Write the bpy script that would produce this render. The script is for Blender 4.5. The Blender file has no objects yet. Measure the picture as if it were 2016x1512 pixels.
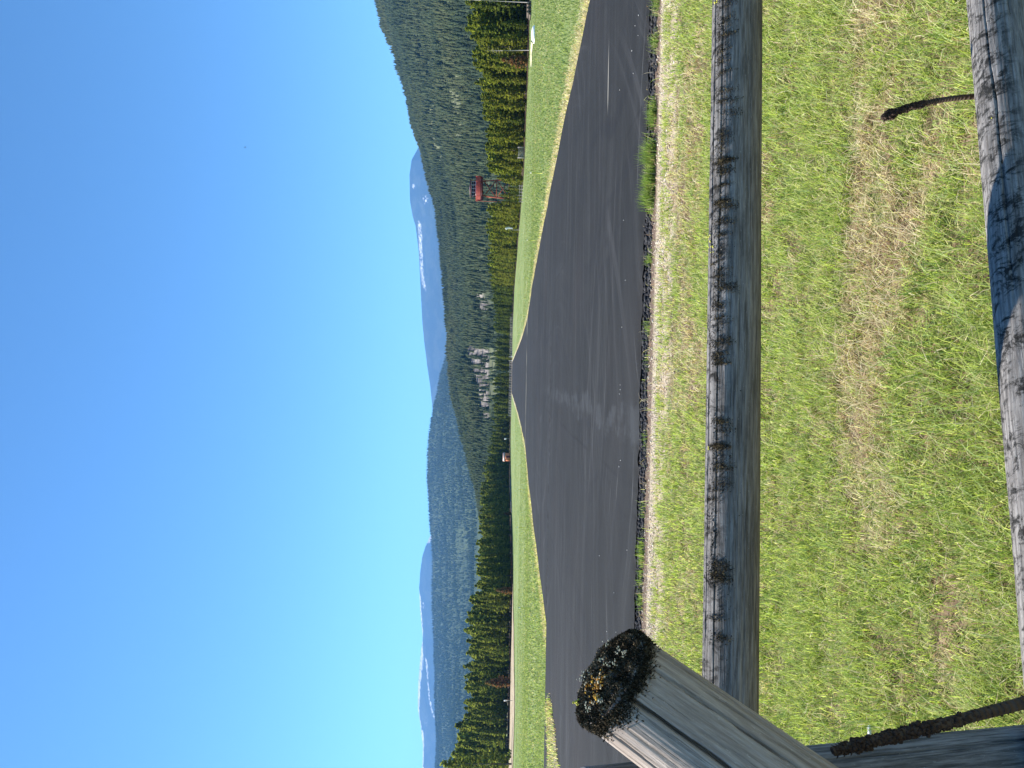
import bpy, math, random
import numpy as np
from mathutils import Vector, Matrix

rnd = random.Random(7)
RS = np.random.RandomState(11)
SC = bpy.context.scene
COL = SC.collection

# ------------------------------------------------------------------ camera
F = 1514.0                      # focal length in photograph pixels (2016 px wide frame)
YAW, PITCH, ROLL = math.radians(0.6), math.radians(0.43), 0.0169
CAM = np.array([0.0, 0.0, 1.6])
fwd = np.array([-math.sin(YAW) * math.cos(PITCH), math.cos(YAW) * math.cos(PITCH), -math.sin(PITCH)])
r0 = np.array([math.cos(YAW), math.sin(YAW), 0.0])
u0 = np.cross(r0, fwd)
rgt = math.cos(ROLL) * r0 + math.sin(ROLL) * u0
upv = math.cos(ROLL) * u0 - math.sin(ROLL) * r0
cam_d = bpy.data.cameras.new("camera")
cam = bpy.data.objects.new("camera", cam_d)
COL.objects.link(cam)
# the photograph is stored turned on its side: world up is picture left
cx, cy, cz = -upv, rgt, -fwd
cam.matrix_world = Matrix(((cx[0], cy[0], cz[0], CAM[0]), (cx[1], cy[1], cz[1], CAM[1]),
                           (cx[2], cy[2], cz[2], CAM[2]), (0, 0, 0, 1)))
cam_d.sensor_fit = 'HORIZONTAL'
cam_d.sensor_width = 36.0
cam_d.lens = 36.0 * F / 2016.0
cam_d.clip_start = 0.05
cam_d.clip_end = 60000
SC.camera = cam

# ------------------------------------------------------------------ light
SUN_EL, SUN_AZ = math.radians(48), math.radians(-66)     # azimuth from +Y towards +X
sun_dir = Vector((math.sin(SUN_AZ) * math.cos(SUN_EL), math.cos(SUN_AZ) * math.cos(SUN_EL), math.sin(SUN_EL)))
world = bpy.data.worlds.new("World")
SC.world = world
world.use_nodes = True
wn = world.node_tree
wn.nodes.clear()
sky = wn.nodes.new('ShaderNodeTexSky')
sky.sky_type = 'NISHITA'
sky.sun_disc = False
sky.sun_elevation = SUN_EL
sky.sun_rotation = SUN_AZ
sky.altitude = 1200
sky.air_density = 1.0
sky.dust_density = 0.25
sky.ozone_density = 2.2
bg = wn.nodes.new('ShaderNodeBackground')
bg.inputs[1].default_value = 0.065
wo = wn.nodes.new('ShaderNodeOutputWorld')
skm = wn.nodes.new('ShaderNodeMix')
skm.data_type = 'RGBA'; skm.blend_type = 'MULTIPLY'
skm.inputs[0].default_value = 1.0
skm.inputs[7].default_value = (.57, .815, .88, 1)
skg = wn.nodes.new('ShaderNodeGamma')
skg.inputs[1].default_value = 1.22
wn.links.new(sky.outputs[0], skg.inputs[0])
wn.links.new(skg.outputs[0], skm.inputs[6])
wn.links.new(skm.outputs[2], bg.inputs[0])
wn.links.new(bg.outputs[0], wo.inputs[0])
sl = bpy.data.lights.new("sun", 'SUN')
sl.energy = 4.4
sl.angle = math.radians(0.53)
sl.color = (1.0, 0.95, 0.87)
sun = bpy.data.objects.new("sun", sl)
COL.objects.link(sun)
sun.rotation_euler = sun_dir.to_track_quat('Z', 'Y').to_euler()
sun.location = (-20, 20, 60)

SC.view_settings.view_transform = 'Standard'
SC.view_settings.look = 'None'
SC.view_settings.exposure = 1.45
SC.view_settings.gamma = 1.0
SC.cycles.use_denoising = True
SC.cycles.max_bounces = 8
SC.cycles.volume_bounces = 1

# ------------------------------------------------------------------ helpers
def vh(py):
    return 997.0 + (740.0 - py) * 0.017          # where the true horizon runs in the photograph

def P(px, py, d):
    """world point seen at photograph pixel (px, py) at forward distance d"""
    return CAM + fwd * d + upv * (-(px - 1008.0) / F * d) + rgt * ((756.0 - py) / F * d)

def _hash(ix, iy, iz, seed):
    h = (ix.astype(np.int64) * 374761393 + iy.astype(np.int64) * 668265263 + iz.astype(np.int64) * 2147483647
         + seed * 1274126177) & 0xffffffff
    h = ((h ^ (h >> 13)) * 1274126177) & 0xffffffff
    h = ((h ^ (h >> 16)) * 2246822519) & 0xffffffff
    return ((h ^ (h >> 15)) & 0xffff) / 65535.0

def vnoise(x, y, z=None, seed=0):
    x = np.asarray(x, float); y = np.asarray(y, float)
    z = np.zeros_like(x) if z is None else np.asarray(z, float)
    ix, iy, iz = np.floor(x), np.floor(y), np.floor(z)
    fx, fy, fz = x - ix, y - iy, z - iz
    fx, fy, fz = [f * f * (3 - 2 * f) for f in (fx, fy, fz)]
    r = 0
    for a in (0, 1):
        for b in (0, 1):
            for c in (0, 1):
                w = (fx if a else 1 - fx) * (fy if b else 1 - fy) * (fz if c else 1 - fz)
                r = r + w * _hash(ix + a, iy + b, iz + c, seed)
    return r * 2 - 1

def fbm(x, y, z=None, o=4, seed=0):
    r, a, s = 0, 1.0, 0
    for k in range(o):
        f = 2.03 ** k
        r = r + a * vnoise(np.asarray(x) * f, np.asarray(y) * f, None if z is None else np.asarray(z) * f, seed + k * 17)
        s += a
        a *= 0.5
    return r / s

def sstep(a, b, x):
    t = np.clip((np.asarray(x, float) - a) / (b - a), 0, 1)
    return t * t * (3 - 2 * t)

def make_mesh(name, verts, quads=None, tris=None, mats=(), cols=None, smooth=False, midx=None):
    """numpy arrays -> a mesh datablock"""
    verts = np.asarray(verts, np.float32)
    nq = 0 if quads is None else len(quads)
    nt_ = 0 if tris is None else len(tris)
    me = bpy.data.meshes.new(name)
    me.vertices.add(len(verts))
    me.vertices.foreach_set('co', verts.ravel())
    loops = []
    if nq: loops.append(np.asarray(quads, np.int32).ravel())
    if nt_: loops.append(np.asarray(tris, np.int32).ravel())
    lp = np.concatenate(loops)
    tot = np.concatenate([np.full(nq, 4, np.int32), np.full(nt_, 3, np.int32)])
    st = np.concatenate([[0], np.cumsum(tot)[:-1]]).astype(np.int32)
    me.loops.add(len(lp))
    me.loops.foreach_set('vertex_index', lp)
    me.polygons.add(nq + nt_)
    me.polygons.foreach_set('loop_start', st)
    me.polygons.foreach_set('loop_total', tot)
    if smooth: me.polygons.foreach_set('use_smooth', np.ones(nq + nt_, bool))
    for m in mats: me.materials.append(m)
    if midx is not None: me.polygons.foreach_set('material_index', np.asarray(midx, np.int32))
    if cols is not None:
        ca = me.color_attributes.new('tint', 'FLOAT_COLOR', 'POINT')
        c4 = np.ones((len(verts), 4), np.float32)
        c4[:, :3] = cols
        ca.data.foreach_set('color', c4.ravel())
    me.update(calc_edges=True)
    me.validate()
    return me

def link(name, me, parent=None, loc=None):
    o = bpy.data.objects.new(name, me)
    COL.objects.link(o)
    if parent is not None: o.parent = parent
    if loc is not None: o.location = loc
    return o

def empty(name, loc=(0, 0, 0), rz=0.0):
    o = bpy.data.objects.new(name, None)
    o.empty_display_size = 0.3
    COL.objects.link(o)
    o.location = loc
    o.rotation_euler = (0, 0, rz)
    return o

def tag(o, label=None, cat=None, group=None, kind=None):
    if label: o['label'] = label
    if cat: o['category'] = cat
    if group: o['group'] = group
    if kind: o['kind'] = kind
    return o

def copy_tree(o, parent=None):
    c = o.copy()
    COL.objects.link(c)
    if parent is not None: c.parent = parent
    for ch in o.children: copy_tree(ch, c)
    return c

class MB:
    """collects boxes and tubes into one mesh"""
    def __init__(s): s.v, s.q, s.t, s.n = [], [], [], 0
    def add(s, v, q=None, t=None):
        v = np.asarray(v, float)
        s.v.append(v)
        if q is not None and len(q): s.q.append(np.asarray(q) + s.n)
        if t is not None and len(t): s.t.append(np.asarray(t) + s.n)
        s.n += len(v)
    def box(s, x0, x1, y0, y1, z0, z1):
        v = [(x, y, z) for z in (z0, z1) for y in (y0, y1) for x in (x0, x1)]
        s.add(v, [(0, 2, 3, 1), (4, 5, 7, 6), (0, 1, 5, 4), (2, 6, 7, 3), (0, 4, 6, 2), (1, 3, 7, 5)])
    def tube(s, a, b, ra, rb=None, n=8):
        rb = ra if rb is None else rb
        a, b = np.asarray(a, float), np.asarray(b, float)
        d = (b - a) / np.linalg.norm(b - a)
        h = np.array([0, 0, 1.0]) if abs(d[2]) < .9 else np.array([1.0, 0, 0])
        e = np.cross(d, h); e /= np.linalg.norm(e); f = np.cross(d, e)
        an = np.arange(n) * 2 * math.pi / n
        ring = np.cos(an)[:, None] * e + np.sin(an)[:, None] * f
        v = np.concatenate([a + ring * ra, b + ring * rb, [a], [b]])
        k = np.arange(n); k2 = (k + 1) % n
        s.add(v, np.stack([k, k + n, k2 + n, k2], 1)[:, ::-1],
              np.concatenate([np.stack([k2, k, np.full(n, 2 * n)], 1)[:, ::-1], np.stack([k + n, k2 + n, np.full(n, 2 * n + 1)], 1)[:, ::-1]]))
    def beam(s, a, b, w, h):
        """square timber from a to b"""
        a, b = np.asarray(a, float), np.asarray(b, float)
        d = (b - a) / np.linalg.norm(b - a)
        hh = np.array([0, 0, 1.0]) if abs(d[2]) < .9 else np.array([0, 1.0, 0])
        e = np.cross(d, hh); e /= np.linalg.norm(e); f = np.cross(e, d)
        c = [(-1, -1), (1, -1), (1, 1), (-1, 1)]
        v = [p + e * i * w / 2 + f * j * h / 2 for p in (a, b) for i, j in c]
        s.add(v, [(3, 2, 1, 0), (4, 5, 6, 7), (0, 1, 5, 4), (1, 2, 6, 5), (2, 3, 7, 6), (3, 0, 4, 7)])
    def mesh(s, name, mat, cols=None, smooth=False):
        return make_mesh(name, np.concatenate(s.v), np.concatenate(s.q) if s.q else None,
                         np.concatenate(s.t) if s.t else None, [mat], cols, smooth)

def strands(base, d1, d2, L, w, seed=0, side=None):
    """thin blades: a quad and a tip triangle each -> verts, quads, tris (5 verts per blade)"""
    n = len(base)
    rs = np.random.RandomState(seed)
    L = np.broadcast_to(np.asarray(L, float), (n,))[:, None]
    w = np.broadcast_to(np.asarray(w, float), (n,))[:, None]
    if side is None:
        side = np.cross(d1, rs.normal(size=(n, 3)))
    side = side / (np.linalg.norm(side, axis=1, keepdims=True) + 1e-9)
    mid = base + d1 * L * .5
    tip = mid + d2 * L * .5
    v = np.stack([base - side * w / 2, base + side * w / 2, mid + side * w * .42, mid - side * w * .42, tip], 1).reshape(-1, 3)
    k = np.arange(n) * 5
    return v, np.stack([k, k + 1, k + 2, k + 3], 1), np.stack([k + 3, k + 2, k + 4], 1)

def blob(seed, n1=6, n2=8, r=1.0, amp=.3):
    """a lumpy closed ball"""
    rs = np.random.RandomState(seed)
    v = [(0, 0, r)]
    for i in range(1, n1):
        th = math.pi * i / n1
        for j in range(n2):
            ph = 2 * math.pi * j / n2
            rr = r * (1 + amp * rs.uniform(-1, 1))
            v.append((rr * math.sin(th) * math.cos(ph), rr * math.sin(th) * math.sin(ph), rr * math.cos(th)))
    v.append((0, 0, -r))
    q, t = [], []
    for j in range(n2):
        t.append((0, 1 + j, 1 + (j + 1) % n2))
    for i in range(n1 - 2):
        for j in range(n2):
            a = 1 + i * n2
            q.append((a + j, a + n2 + j, a + n2 + (j + 1) % n2, a + (j + 1) % n2))
    a = 1 + (n1 - 2) * n2
    for j in range(n2):
        t.append((a + j, len(v) - 1, a + (j + 1) % n2))
    return np.array(v), np.array(q), np.array(t)

def scatter(protos, pos, scl, rz, cols=None):
    """many copies of small prototypes merged into arrays"""
    V, Q, T, C, n = [], [], [], [], 0
    pid = np.arange(len(pos)) % len(protos)
    for k, pr_k in enumerate(protos):
        pv, pq, pt = pr_k[:3]
        sel = np.where(pid == k)[0]
        if not len(sel): continue
        c, s = np.cos(rz[sel])[:, None], np.sin(rz[sel])[:, None]
        sc = scl[sel]
        x, y, z = pv[:, 0][None], pv[:, 1][None], pv[:, 2][None]
        vx = (x * c - y * s) * sc[:, 0:1] + pos[sel, 0:1]
        vy = (x * s + y * c) * sc[:, 1:2] + pos[sel, 1:2]
        vz = z * sc[:, 2:3] + pos[sel, 2:3]
        v = np.stack([vx, vy, vz], 2).reshape(-1, 3)
        off = (np.arange(len(sel)) * len(pv))[:, None, None]
        if pq is not None and len(pq): Q.append((pq[None] + off).reshape(-1, 4) + n)
        if pt is not None and len(pt): T.append((pt[None] + off).reshape(-1, 3) + n)
        V.append(v)
        if cols is not None:
            cc = np.repeat(cols[sel], len(pv), 0)
            if len(pr_k) > 3: cc = cc * np.tile(pr_k[3], (len(sel), 1))
            C.append(cc)
        n += len(v)
    return np.concatenate(V), (np.concatenate(Q) if Q else None), (np.concatenate(T) if T else None), (np.concatenate(C) if C else None)

# ------------------------------------------------------------------ materials
def new_mat(name):
    m = bpy.data.materials.new(name)
    m.use_nodes = True
    nt = m.node_tree
    nt.nodes.clear()
    out = nt.nodes.new('ShaderNodeOutputMaterial')
    return m, nt, out

def nd(nt, t, ins=None, **props):
    n = nt.nodes.new(t)
    for k, v in props.items(): setattr(n, k, v)
    for k, v in (ins or {}).items():
        s = n.inputs[k]
        if isinstance(v, bpy.types.NodeSocket): nt.links.new(v, s)
        else: s.default_value = v
    return n

def mixc(nt, f, a, b, mode='MIX'):
    n = nt.nodes.new('ShaderNodeMix')
    n.data_type = 'RGBA'
    n.blend_type = mode
    for i, v in ((0, f), (6, a), (7, b)):
        if isinstance(v, bpy.types.NodeSocket): nt.links.new(v, n.inputs[i])
        elif i == 0: n.inputs[i].default_value = v
        else: n.inputs[i].default_value = (*v, 1)
    return n.outputs[2]

def ramp(nt, f, lo, hi):
    return nd(nt, 'ShaderNodeMapRange', {0: f, 1: lo, 2: hi, 3: 0.0, 4: 1.0}, interpolation_type='SMOOTHSTEP').outputs[0]

def mth(nt, op, a, b=0.0):
    return nd(nt, 'ShaderNodeMath', {0: a, 1: b}, operation=op).outputs[0]

def pos_node(nt):
    return nt.nodes.new('ShaderNodeNewGeometry').outputs['Position']

def obj_node(nt):
    return nt.nodes.new('ShaderNodeTexCoord').outputs['Object']

def nz(nt, vec, scale, detail=4, rough=.55, sc=None, dist=0.0):
    if sc is not None:
        vec = nd(nt, 'ShaderNodeVectorMath', {0: vec, 1: sc}, operation='MULTIPLY').outputs[0]
    return nd(nt, 'ShaderNodeTexNoise', {'Vector': vec, 'Scale': scale, 'Detail': detail, 'Roughness': rough, 'Distortion': dist}).outputs[0]

def principled(nt, out, col, rough=.8, spec=.3, bump=None, bstr=.3, bdist=.01):
    p = nt.nodes.new('ShaderNodeBsdfPrincipled')
    for k, v in (('Base Color', col), ('Roughness', rough), ('Specular IOR Level', spec)):
        if isinstance(v, bpy.types.NodeSocket): nt.links.new(v, p.inputs[k])
        else: p.inputs[k].default_value = (*v, 1) if k == 'Base Color' else v
    if bump is not None:
        b = nd(nt, 'ShaderNodeBump', {'Strength': bstr, 'Distance': bdist, 'Height': bump})
        nt.links.new(b.outputs[0], p.inputs['Normal'])
    nt.links.new(p.outputs[0], out.inputs[0])
    return p

def simple_mat(name, col, rough=.7, spec=.3, vary=.25, scale=8.0):
    m, nt, out = new_mat(name)
    n = nz(nt, obj_node(nt), scale, 3)
    c = mixc(nt, n, tuple(x * (1 - vary) for x in col), tuple(min(1, x * (1 + vary)) for x in col))
    principled(nt, out, c, rough, spec)
    return m

def leaf_mat(name, trans=.3, mult=(1, 1, 1)):
    """foliage coloured by the tint of each clump or blade, part of the light passing through"""
    m, nt, out = new_mat(name)
    a = nd(nt, 'ShaderNodeAttribute', attribute_name='tint').outputs[0]
    c = mixc(nt, 1.0, a, mult, 'MULTIPLY')
    d = nd(nt, 'ShaderNodeBsdfDiffuse', {0: c})
    t = nd(nt, 'ShaderNodeBsdfTranslucent', {0: mixc(nt, 1.0, c, (1.05, 1.1, .6), 'MULTIPLY')})
    mx = nd(nt, 'ShaderNodeMixShader', {0: trans, 1: d.outputs[0], 2: t.outputs[0]})
    nt.links.new(mx.outputs[0], out.inputs[0])
    return m

M_BLADE = leaf_mat('grass blade', .5)
M_NEEDLE = leaf_mat('pine needles', .52)
M_FAR = leaf_mat('distant conifers', .48)
def tint_mat(name, rough=.9, spec=.15):
    m, nt, out = new_mat(name)
    a = nd(nt, 'ShaderNodeAttribute', attribute_name='tint').outputs[0]
    principled(nt, out, a, rough, spec)
    return m
M_STONE = tint_mat('stones')
M_MOSS = tint_mat('moss strands', .95, .05)

# ------------------------------------------------------------------ ground shape
_ty = np.linspace(-200, 4000, 8401)
_tz = np.interp(_ty, [-200, 14, 26, 50, 68, 85, 107, 160, 200, 350, 430, 4000],
                [0, 0, -.04, -.30, -.52, -.80, -1.15, -1.45, -1.5, -1.55, -1.5, -1.5])
_k = np.hanning(25); _k /= _k.sum()
_tz = np.convolve(np.pad(_tz, 12, mode='edge'), _k, mode='valid')
def prof(y): return np.interp(y, _ty, _tz)
def edge_y(x): return 9.33 - .030 * np.asarray(x) + .05 * fbm(np.asarray(x) * .9, 0 * np.asarray(x), o=4, seed=5)
def ground_z(x, y):
    x = np.asarray(x, float); y = np.asarray(y, float)
    s = sstep(-1.5, -.35, y - (9.33 - .03 * np.clip(x, -14, 14)))
    z = prof(y) - .085 * s
    near = 1 - sstep(7.0, 8.6, y)
    z = z + near * (.022 * fbm(x * 1.3, y * 1.3, seed=21) + .012 * fbm(x * 5, y * 5, seed=22))
    far = sstep(9.5, 20, np.abs(x)) * sstep(12, 60, y)
    z = z + far * .10 * fbm(x * .05, y * .05, seed=23)
    return z
_gd = np.geomspace(8, 2500, 4000)
_gh = (1.6 - prof(_gd) + .06) / _gd * F
def gdist(py, px):
    """forward distance at which the flat ground shows at photograph pixel (px, py)"""
    return float(np.interp(-(px - vh(py)), -_gh, _gd))
def gpt(py, px, d=None):
    d = gdist(py, px) if d is None else d
    x = (740 - py) / F * d
    return np.array([x, d, float(ground_z(x, d))])

# grass / soil colour of the ground sheet
m, nt, out = new_mat('meadow ground')
ps = pos_node(nt)
sx = nd(nt, 'ShaderNodeSeparateXYZ', {0: ps})
X, Y = sx.outputs[0], sx.outputs[1]
green = mixc(nt, ramp(nt, nz(nt, ps, .05, 5, .6), .3, .7), (.165, .21, .074), (.195, .232, .09))
green = mixc(nt, ramp(nt, nz(nt, ps, .35, 4, .6, (1, .35, 1)), .42, .66), green, (.122, .178, .052))
green = mixc(nt, mth(nt, 'MULTIPLY', ramp(nt, nz(nt, ps, 2.5, 4, .7, (1, .5, 1)), .5, .75), .7), green, (.22, .24, .10))
streak = ramp(nt, nz(nt, ps, .9, 3, .5, (1, .012, 1)), .52, .68)
green = mixc(nt, mth(nt, 'MULTIPLY', streak, .4), green, (.28, .29, .15))
streak2 = ramp(nt, nz(nt, ps, .5, 3, .5, (.03, 1, 1)), .52, .68)
green = mixc(nt, mth(nt, 'MULTIPLY', streak2, .4), green, (.14, .205, .06))
straw = mixc(nt, nz(nt, ps, 6, 4), (.32, .26, .16), (.50, .43, .28))
ax = mth(nt, 'ABSOLUTE', mth(nt, 'ADD', X, .85))
vd = mth(nt, 'SUBTRACT', ax, 8.65)
vd = mth(nt, 'ADD', vd, mth(nt, 'MULTIPLY', mth(nt, 'SUBTRACT', nz(nt, ps, .5, 4), .5), 3.0))
verge = mth(nt, 'SUBTRACT', 1.0, ramp(nt, vd, .5, 1.7))
verge = mth(nt, 'MULTIPLY', verge, ramp(nt, Y, 9, 14))
green = mixc(nt, verge, green, straw)
# the lawn by the fence: soil and dead straw showing between the blades
soil = mixc(nt, ramp(nt, nz(nt, ps, 14, 5, .7), .35, .65), (.085, .058, .038), (.24, .175, .11))
soil = mixc(nt, ramp(nt, nz(nt, ps, 3, 4), .4, .65), soil, (.15, .18, .055))
near = mth(nt, 'SUBTRACT', 1.0, ramp(nt, Y, 7.3, 8.3))
col = mixc(nt, near, green, soil)
gv = mixc(nt, ramp(nt, nz(nt, ps, 45, 3, .7), .35, .65), (.22, .17, .12), (.50, .42, .31))
yb = mth(nt, 'ADD', Y, mth(nt, 'MULTIPLY', X, .03))
band = mth(nt, 'MULTIPLY', ramp(nt, mth(nt, 'ADD', yb, mth(nt, 'MULTIPLY', mth(nt, 'SUBTRACT', nz(nt, ps, 1.2, 4), .5), 1.0)), 7.35, 7.7),
           mth(nt, 'SUBTRACT', 1.0, ramp(nt, yb, 11.0, 11.5)))
col = mixc(nt, band, col, gv)
dirtb = mth(nt, 'MULTIPLY', ramp(nt, yb, 8.75, 8.95), mth(nt, 'SUBTRACT', 1.0, ramp(nt, yb, 11.0, 11.5)))
col = mixc(nt, mth(nt, 'MULTIPLY', dirtb, .85), col, (.085, .055, .042))
principled(nt, out, col, .95, .1, nz(nt, ps, 20, 4, .7), .5, .03)
M_GROUND = m

xs = np.concatenate([-np.geomspace(14, 2500, 70)[::-1], np.linspace(-13.8, 13.8, 185), np.geomspace(14, 2500, 70)])
ys = np.concatenate([np.linspace(-30, .6, 16), np.linspace(.7, 12, 150), np.geomspace(12.1, 3500, 150)])
gx, gy = np.meshgrid(xs, ys)
gz_ = ground_z(gx, gy)
nx_, ny_ = len(xs), len(ys)
idx = np.arange(nx_ * ny_).reshape(ny_, nx_)
def grid_quads(idx): return np.stack([idx[:-1, :-1], idx[:-1, 1:], idx[1:, 1:], idx[1:, :-1]], -1).reshape(-1, 4)
o = link('ground', make_mesh('ground', np.stack([gx, gy, gz_], -1).reshape(-1, 3), grid_quads(idx), None, [M_GROUND], smooth=True))
tag(o, 'green meadow ground around the paved airstrip', 'ground', kind='structure')

# ------------------------------------------------------------------ asphalt
m, nt, out = new_mat('worn asphalt')
ps = pos_node(nt)
sx = nd(nt, 'ShaderNodeSeparateXYZ', {0: ps}); X, Y = sx.outputs[0], sx.outputs[1]
warp = nd(nt, 'ShaderNodeTexNoise', {'Vector': ps, 'Scale': .09, 'Detail': 2.0}).outputs[1]
wv = nd(nt, 'ShaderNodeVectorMath', {0: warp, 1: (7.0, 7.0, 0)}, operation='MULTIPLY').outputs[0]
pw = nd(nt, 'ShaderNodeVectorMath', {0: ps, 1: wv}, operation='ADD').outputs[0]
base = mixc(nt, ramp(nt, nz(nt, ps, .35, 5, .6), .3, .7), (.0105, .0108, .0108), (.0185, .0188, .0190))
st1 = ramp(nt, nz(nt, pw, 1.0, 4, .6, (.10, 1.3, 1)), .45, .75)
base = mixc(nt, mth(nt, 'MULTIPLY', st1, .8), base, (.037, .038, .038))
st2 = ramp(nt, nz(nt, pw, 1.0, 4, .6, (1.6, .09, 1)), .5, .75)
base = mixc(nt, mth(nt, 'MULTIPLY', st2, .7), base, (.0085, .009, .011))
near = mth(nt, 'SUBTRACT', 1.0, ramp(nt, Y, 16, 34))
fine = ramp(nt, nz(nt, pw, 1.0, 5, .65, (.22, 12.0, 1)), .60, .70)
base = mixc(nt, mth(nt, 'MULTIPLY', mth(nt, 'MULTIPLY', fine, near), .9), base, (.12, .12, .12))
warm = ramp(nt, nz(nt, ps, .16, 3), .5, .7)
base = mixc(nt, mth(nt, 'MULTIPLY', warm, .4), base, (.036, .030, .029))
grit = nz(nt, ps, 130, 2, .6)
base = mixc(nt, .35, base, mixc(nt, ramp(nt, grit, .3, .7), (.006, .0062, .0062), (.044, .0445, .044)))
# pale repair smear running down the middle
wob = mth(nt, 'MULTIPLY', mth(nt, 'SUBTRACT', nz(nt, ps, 1.1, 8, .78, (.7, .5, 1)), .5), 1.5)
dm = mth(nt, 'ABSOLUTE', mth(nt, 'ADD', mth(nt, 'ADD', X, .62), wob))
sm = mth(nt, 'SUBTRACT', 1.0, ramp(nt, dm, .10, .24))
sm = mth(nt, 'MULTIPLY', sm, mth(nt, 'SUBTRACT', 1.0, ramp(nt, Y, 20, 46)))
sm = mth(nt, 'MULTIPLY', sm, ramp(nt, nz(nt, ps, 1.4, 8, .8), .42, .56))
base = mixc(nt, mth(nt, 'MULTIPLY', sm, .42), base, (.056, .06, .064))
# pale seam across the strip where the paving tips downhill
dl = mth(nt, 'ABSOLUTE', mth(nt, 'SUBTRACT', Y, 104.0))
ln = mth(nt, 'SUBTRACT', 1.0, ramp(nt, dl, .9, 2.4))
ln = mth(nt, 'MULTIPLY', ln, ramp(nt, nz(nt, ps, .3, 4, .6), .38, .52))
base = mixc(nt, mth(nt, 'MULTIPLY', ln, .75), base, (.26, .25, .18))
# dry grass growing in one open joint near the right side
jy = mth(nt, 'ABSOLUTE', mth(nt, 'SUBTRACT', Y, 12.75))
jl = mth(nt, 'SUBTRACT', 1.0, ramp(nt, jy, .015, .06))
jl = mth(nt, 'MULTIPLY', jl, mth(nt, 'MULTIPLY', ramp(nt, X, 4.3, 4.7), mth(nt, 'SUBTRACT', 1.0, ramp(nt, X, 4.9, 5.7))))
base = mixc(nt, mth(nt, 'MULTIPLY', jl, .6), base, (.42, .40, .34))
# curved tyre marks swinging in from the apron at the left
for cx0, cy0, fr_, wgt in ((-17.0, 47.0, 1.9, .55), (-14.0, 26.0, 2.6, .45), (13.0, 41.0, 1.6, .40)):
    dx_ = mth(nt, 'ADD', X, -cx0); dy_ = mth(nt, 'ADD', Y, -cy0)
    r_ = mth(nt, 'POWER', mth(nt, 'ADD', mth(nt, 'MULTIPLY', dx_, dx_), mth(nt, 'MULTIPLY', dy_, dy_)), .5)
    rv_ = nd(nt, 'ShaderNodeCombineXYZ', {0: mth(nt, 'MULTIPLY', r_, fr_), 1: mth(nt, 'MULTIPLY', X, .05), 2: cx0}).outputs[0]
    ar = ramp(nt, nz(nt, rv_, 1.0, 5, .7), .52, .70)
    ar = mth(nt, 'MULTIPLY', ar, ramp(nt, nz(nt, ps, .12, 2), .42, .6))
    base = mixc(nt, mth(nt, 'MULTIPLY', ar, wgt), base, (.060, .060, .062))
    dk_ = ramp(nt, nz(nt, rv_, 1.7, 4, .7), .60, .74)
    base = mixc(nt, mth(nt, 'MULTIPLY', dk_, wgt * .45), base, (.007, .007, .008))
# lengthwise paving joints
for jx, ph_ in ((-5.6, .3), (-1.4, 2.0), (3.3, 5.0)):
    w_ = mth(nt, 'MULTIPLY', mth(nt, 'SUBTRACT', nz(nt, ps, .25, 4), .5), .25)
    dj = mth(nt, 'ABSOLUTE', mth(nt, 'ADD', mth(nt, 'ADD', X, -jx), w_))
    jn = mth(nt, 'SUBTRACT', 1.0, ramp(nt, dj, .012, .05))
    jn = mth(nt, 'MULTIPLY', jn, ramp(nt, nz(nt, ps, .22, 3), .40, .55))
    base = mixc(nt, mth(nt, 'MULTIPLY', jn, .35), base, (.006, .006, .006))
principled(nt, out, base, .9, .12, grit, .35, .01)
M_ASPH = m

XR, XL, XA, YA = 7.8, -9.5, -60.0, 29.0
tx = np.concatenate([np.linspace(0, 1, 900)])
rows = np.concatenate([[0, .03, .08, .16, .3, .6, 1.1, 1.8], np.linspace(2.6, 19.6, 40), [19.67, 19.68], np.geomspace(20.5, 416, 150)])
vs = []
for w in rows:
    yb_ = 9.33 + w
    left = XA if w < 19.675 else XL + .25 * float(fbm(np.array([yb_ * .12]), np.array([0.]), seed=31)[0])
    right = XR + .14 * float(fbm(np.array([yb_ * .25]), np.array([3.]), seed=32)[0])
    x = np.concatenate([np.linspace(left, XL + .02, 150)[:-1], np.linspace(XL + .02, right, 651)]) if w < 19.675 else np.linspace(left, right, 800)
    y = np.full(800, yb_)
    f = max(0.0, 1 - w / 4.0)
    y = y + f * (edge_y(np.clip(x, -14, 14)) - 9.33 + (.055 * fbm(x * 6, 0 * x, o=4, seed=6) + .05 * fbm(x * 1.6, 0 * x + 4, seed=7)) * max(0, 1 - w / .35))
    z = prof(y) + .004 * fbm(x * .6, y * .6, seed=33)
    z = z - .03 * max(0, 1 - w / .3) ** 2 * (1 + .7 * fbm(x * 7, y * 7, seed=34))
    vs.append(np.stack([x, y, z], 1))
vs = np.array(vs); nr, nc = vs.shape[:2]
idx = np.arange(nr * nc).reshape(nr, nc)
q = [grid_quads(idx)]
allv = [vs.reshape(-1, 3)]
n0 = nr * nc
# side wall of the slab
loop = np.concatenate([idx[0, :], idx[1:, -1], idx[-1, -2::-1], idx[-2:0:-1, 0]])
low = allv[0][loop].copy()
rs = np.random.RandomState(3)
low[:, 2] -= .13
low[:, 1] += np.where(np.arange(len(loop)) < nc, rs.uniform(-.03, .05, len(loop)), 0)
allv.append(low)
k = np.arange(len(loop)); k2 = (k + 1) % len(loop)
q.append(np.stack([loop[k2], loop[k], n0 + k, n0 + k2], 1)[:, ::-1])
o = link('runway', make_mesh('runway', np.concatenate(allv), np.concatenate(q), None, [M_ASPH]))
tag(o, 'grey asphalt airstrip running away to the woods', 'runway', kind='structure')

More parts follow.
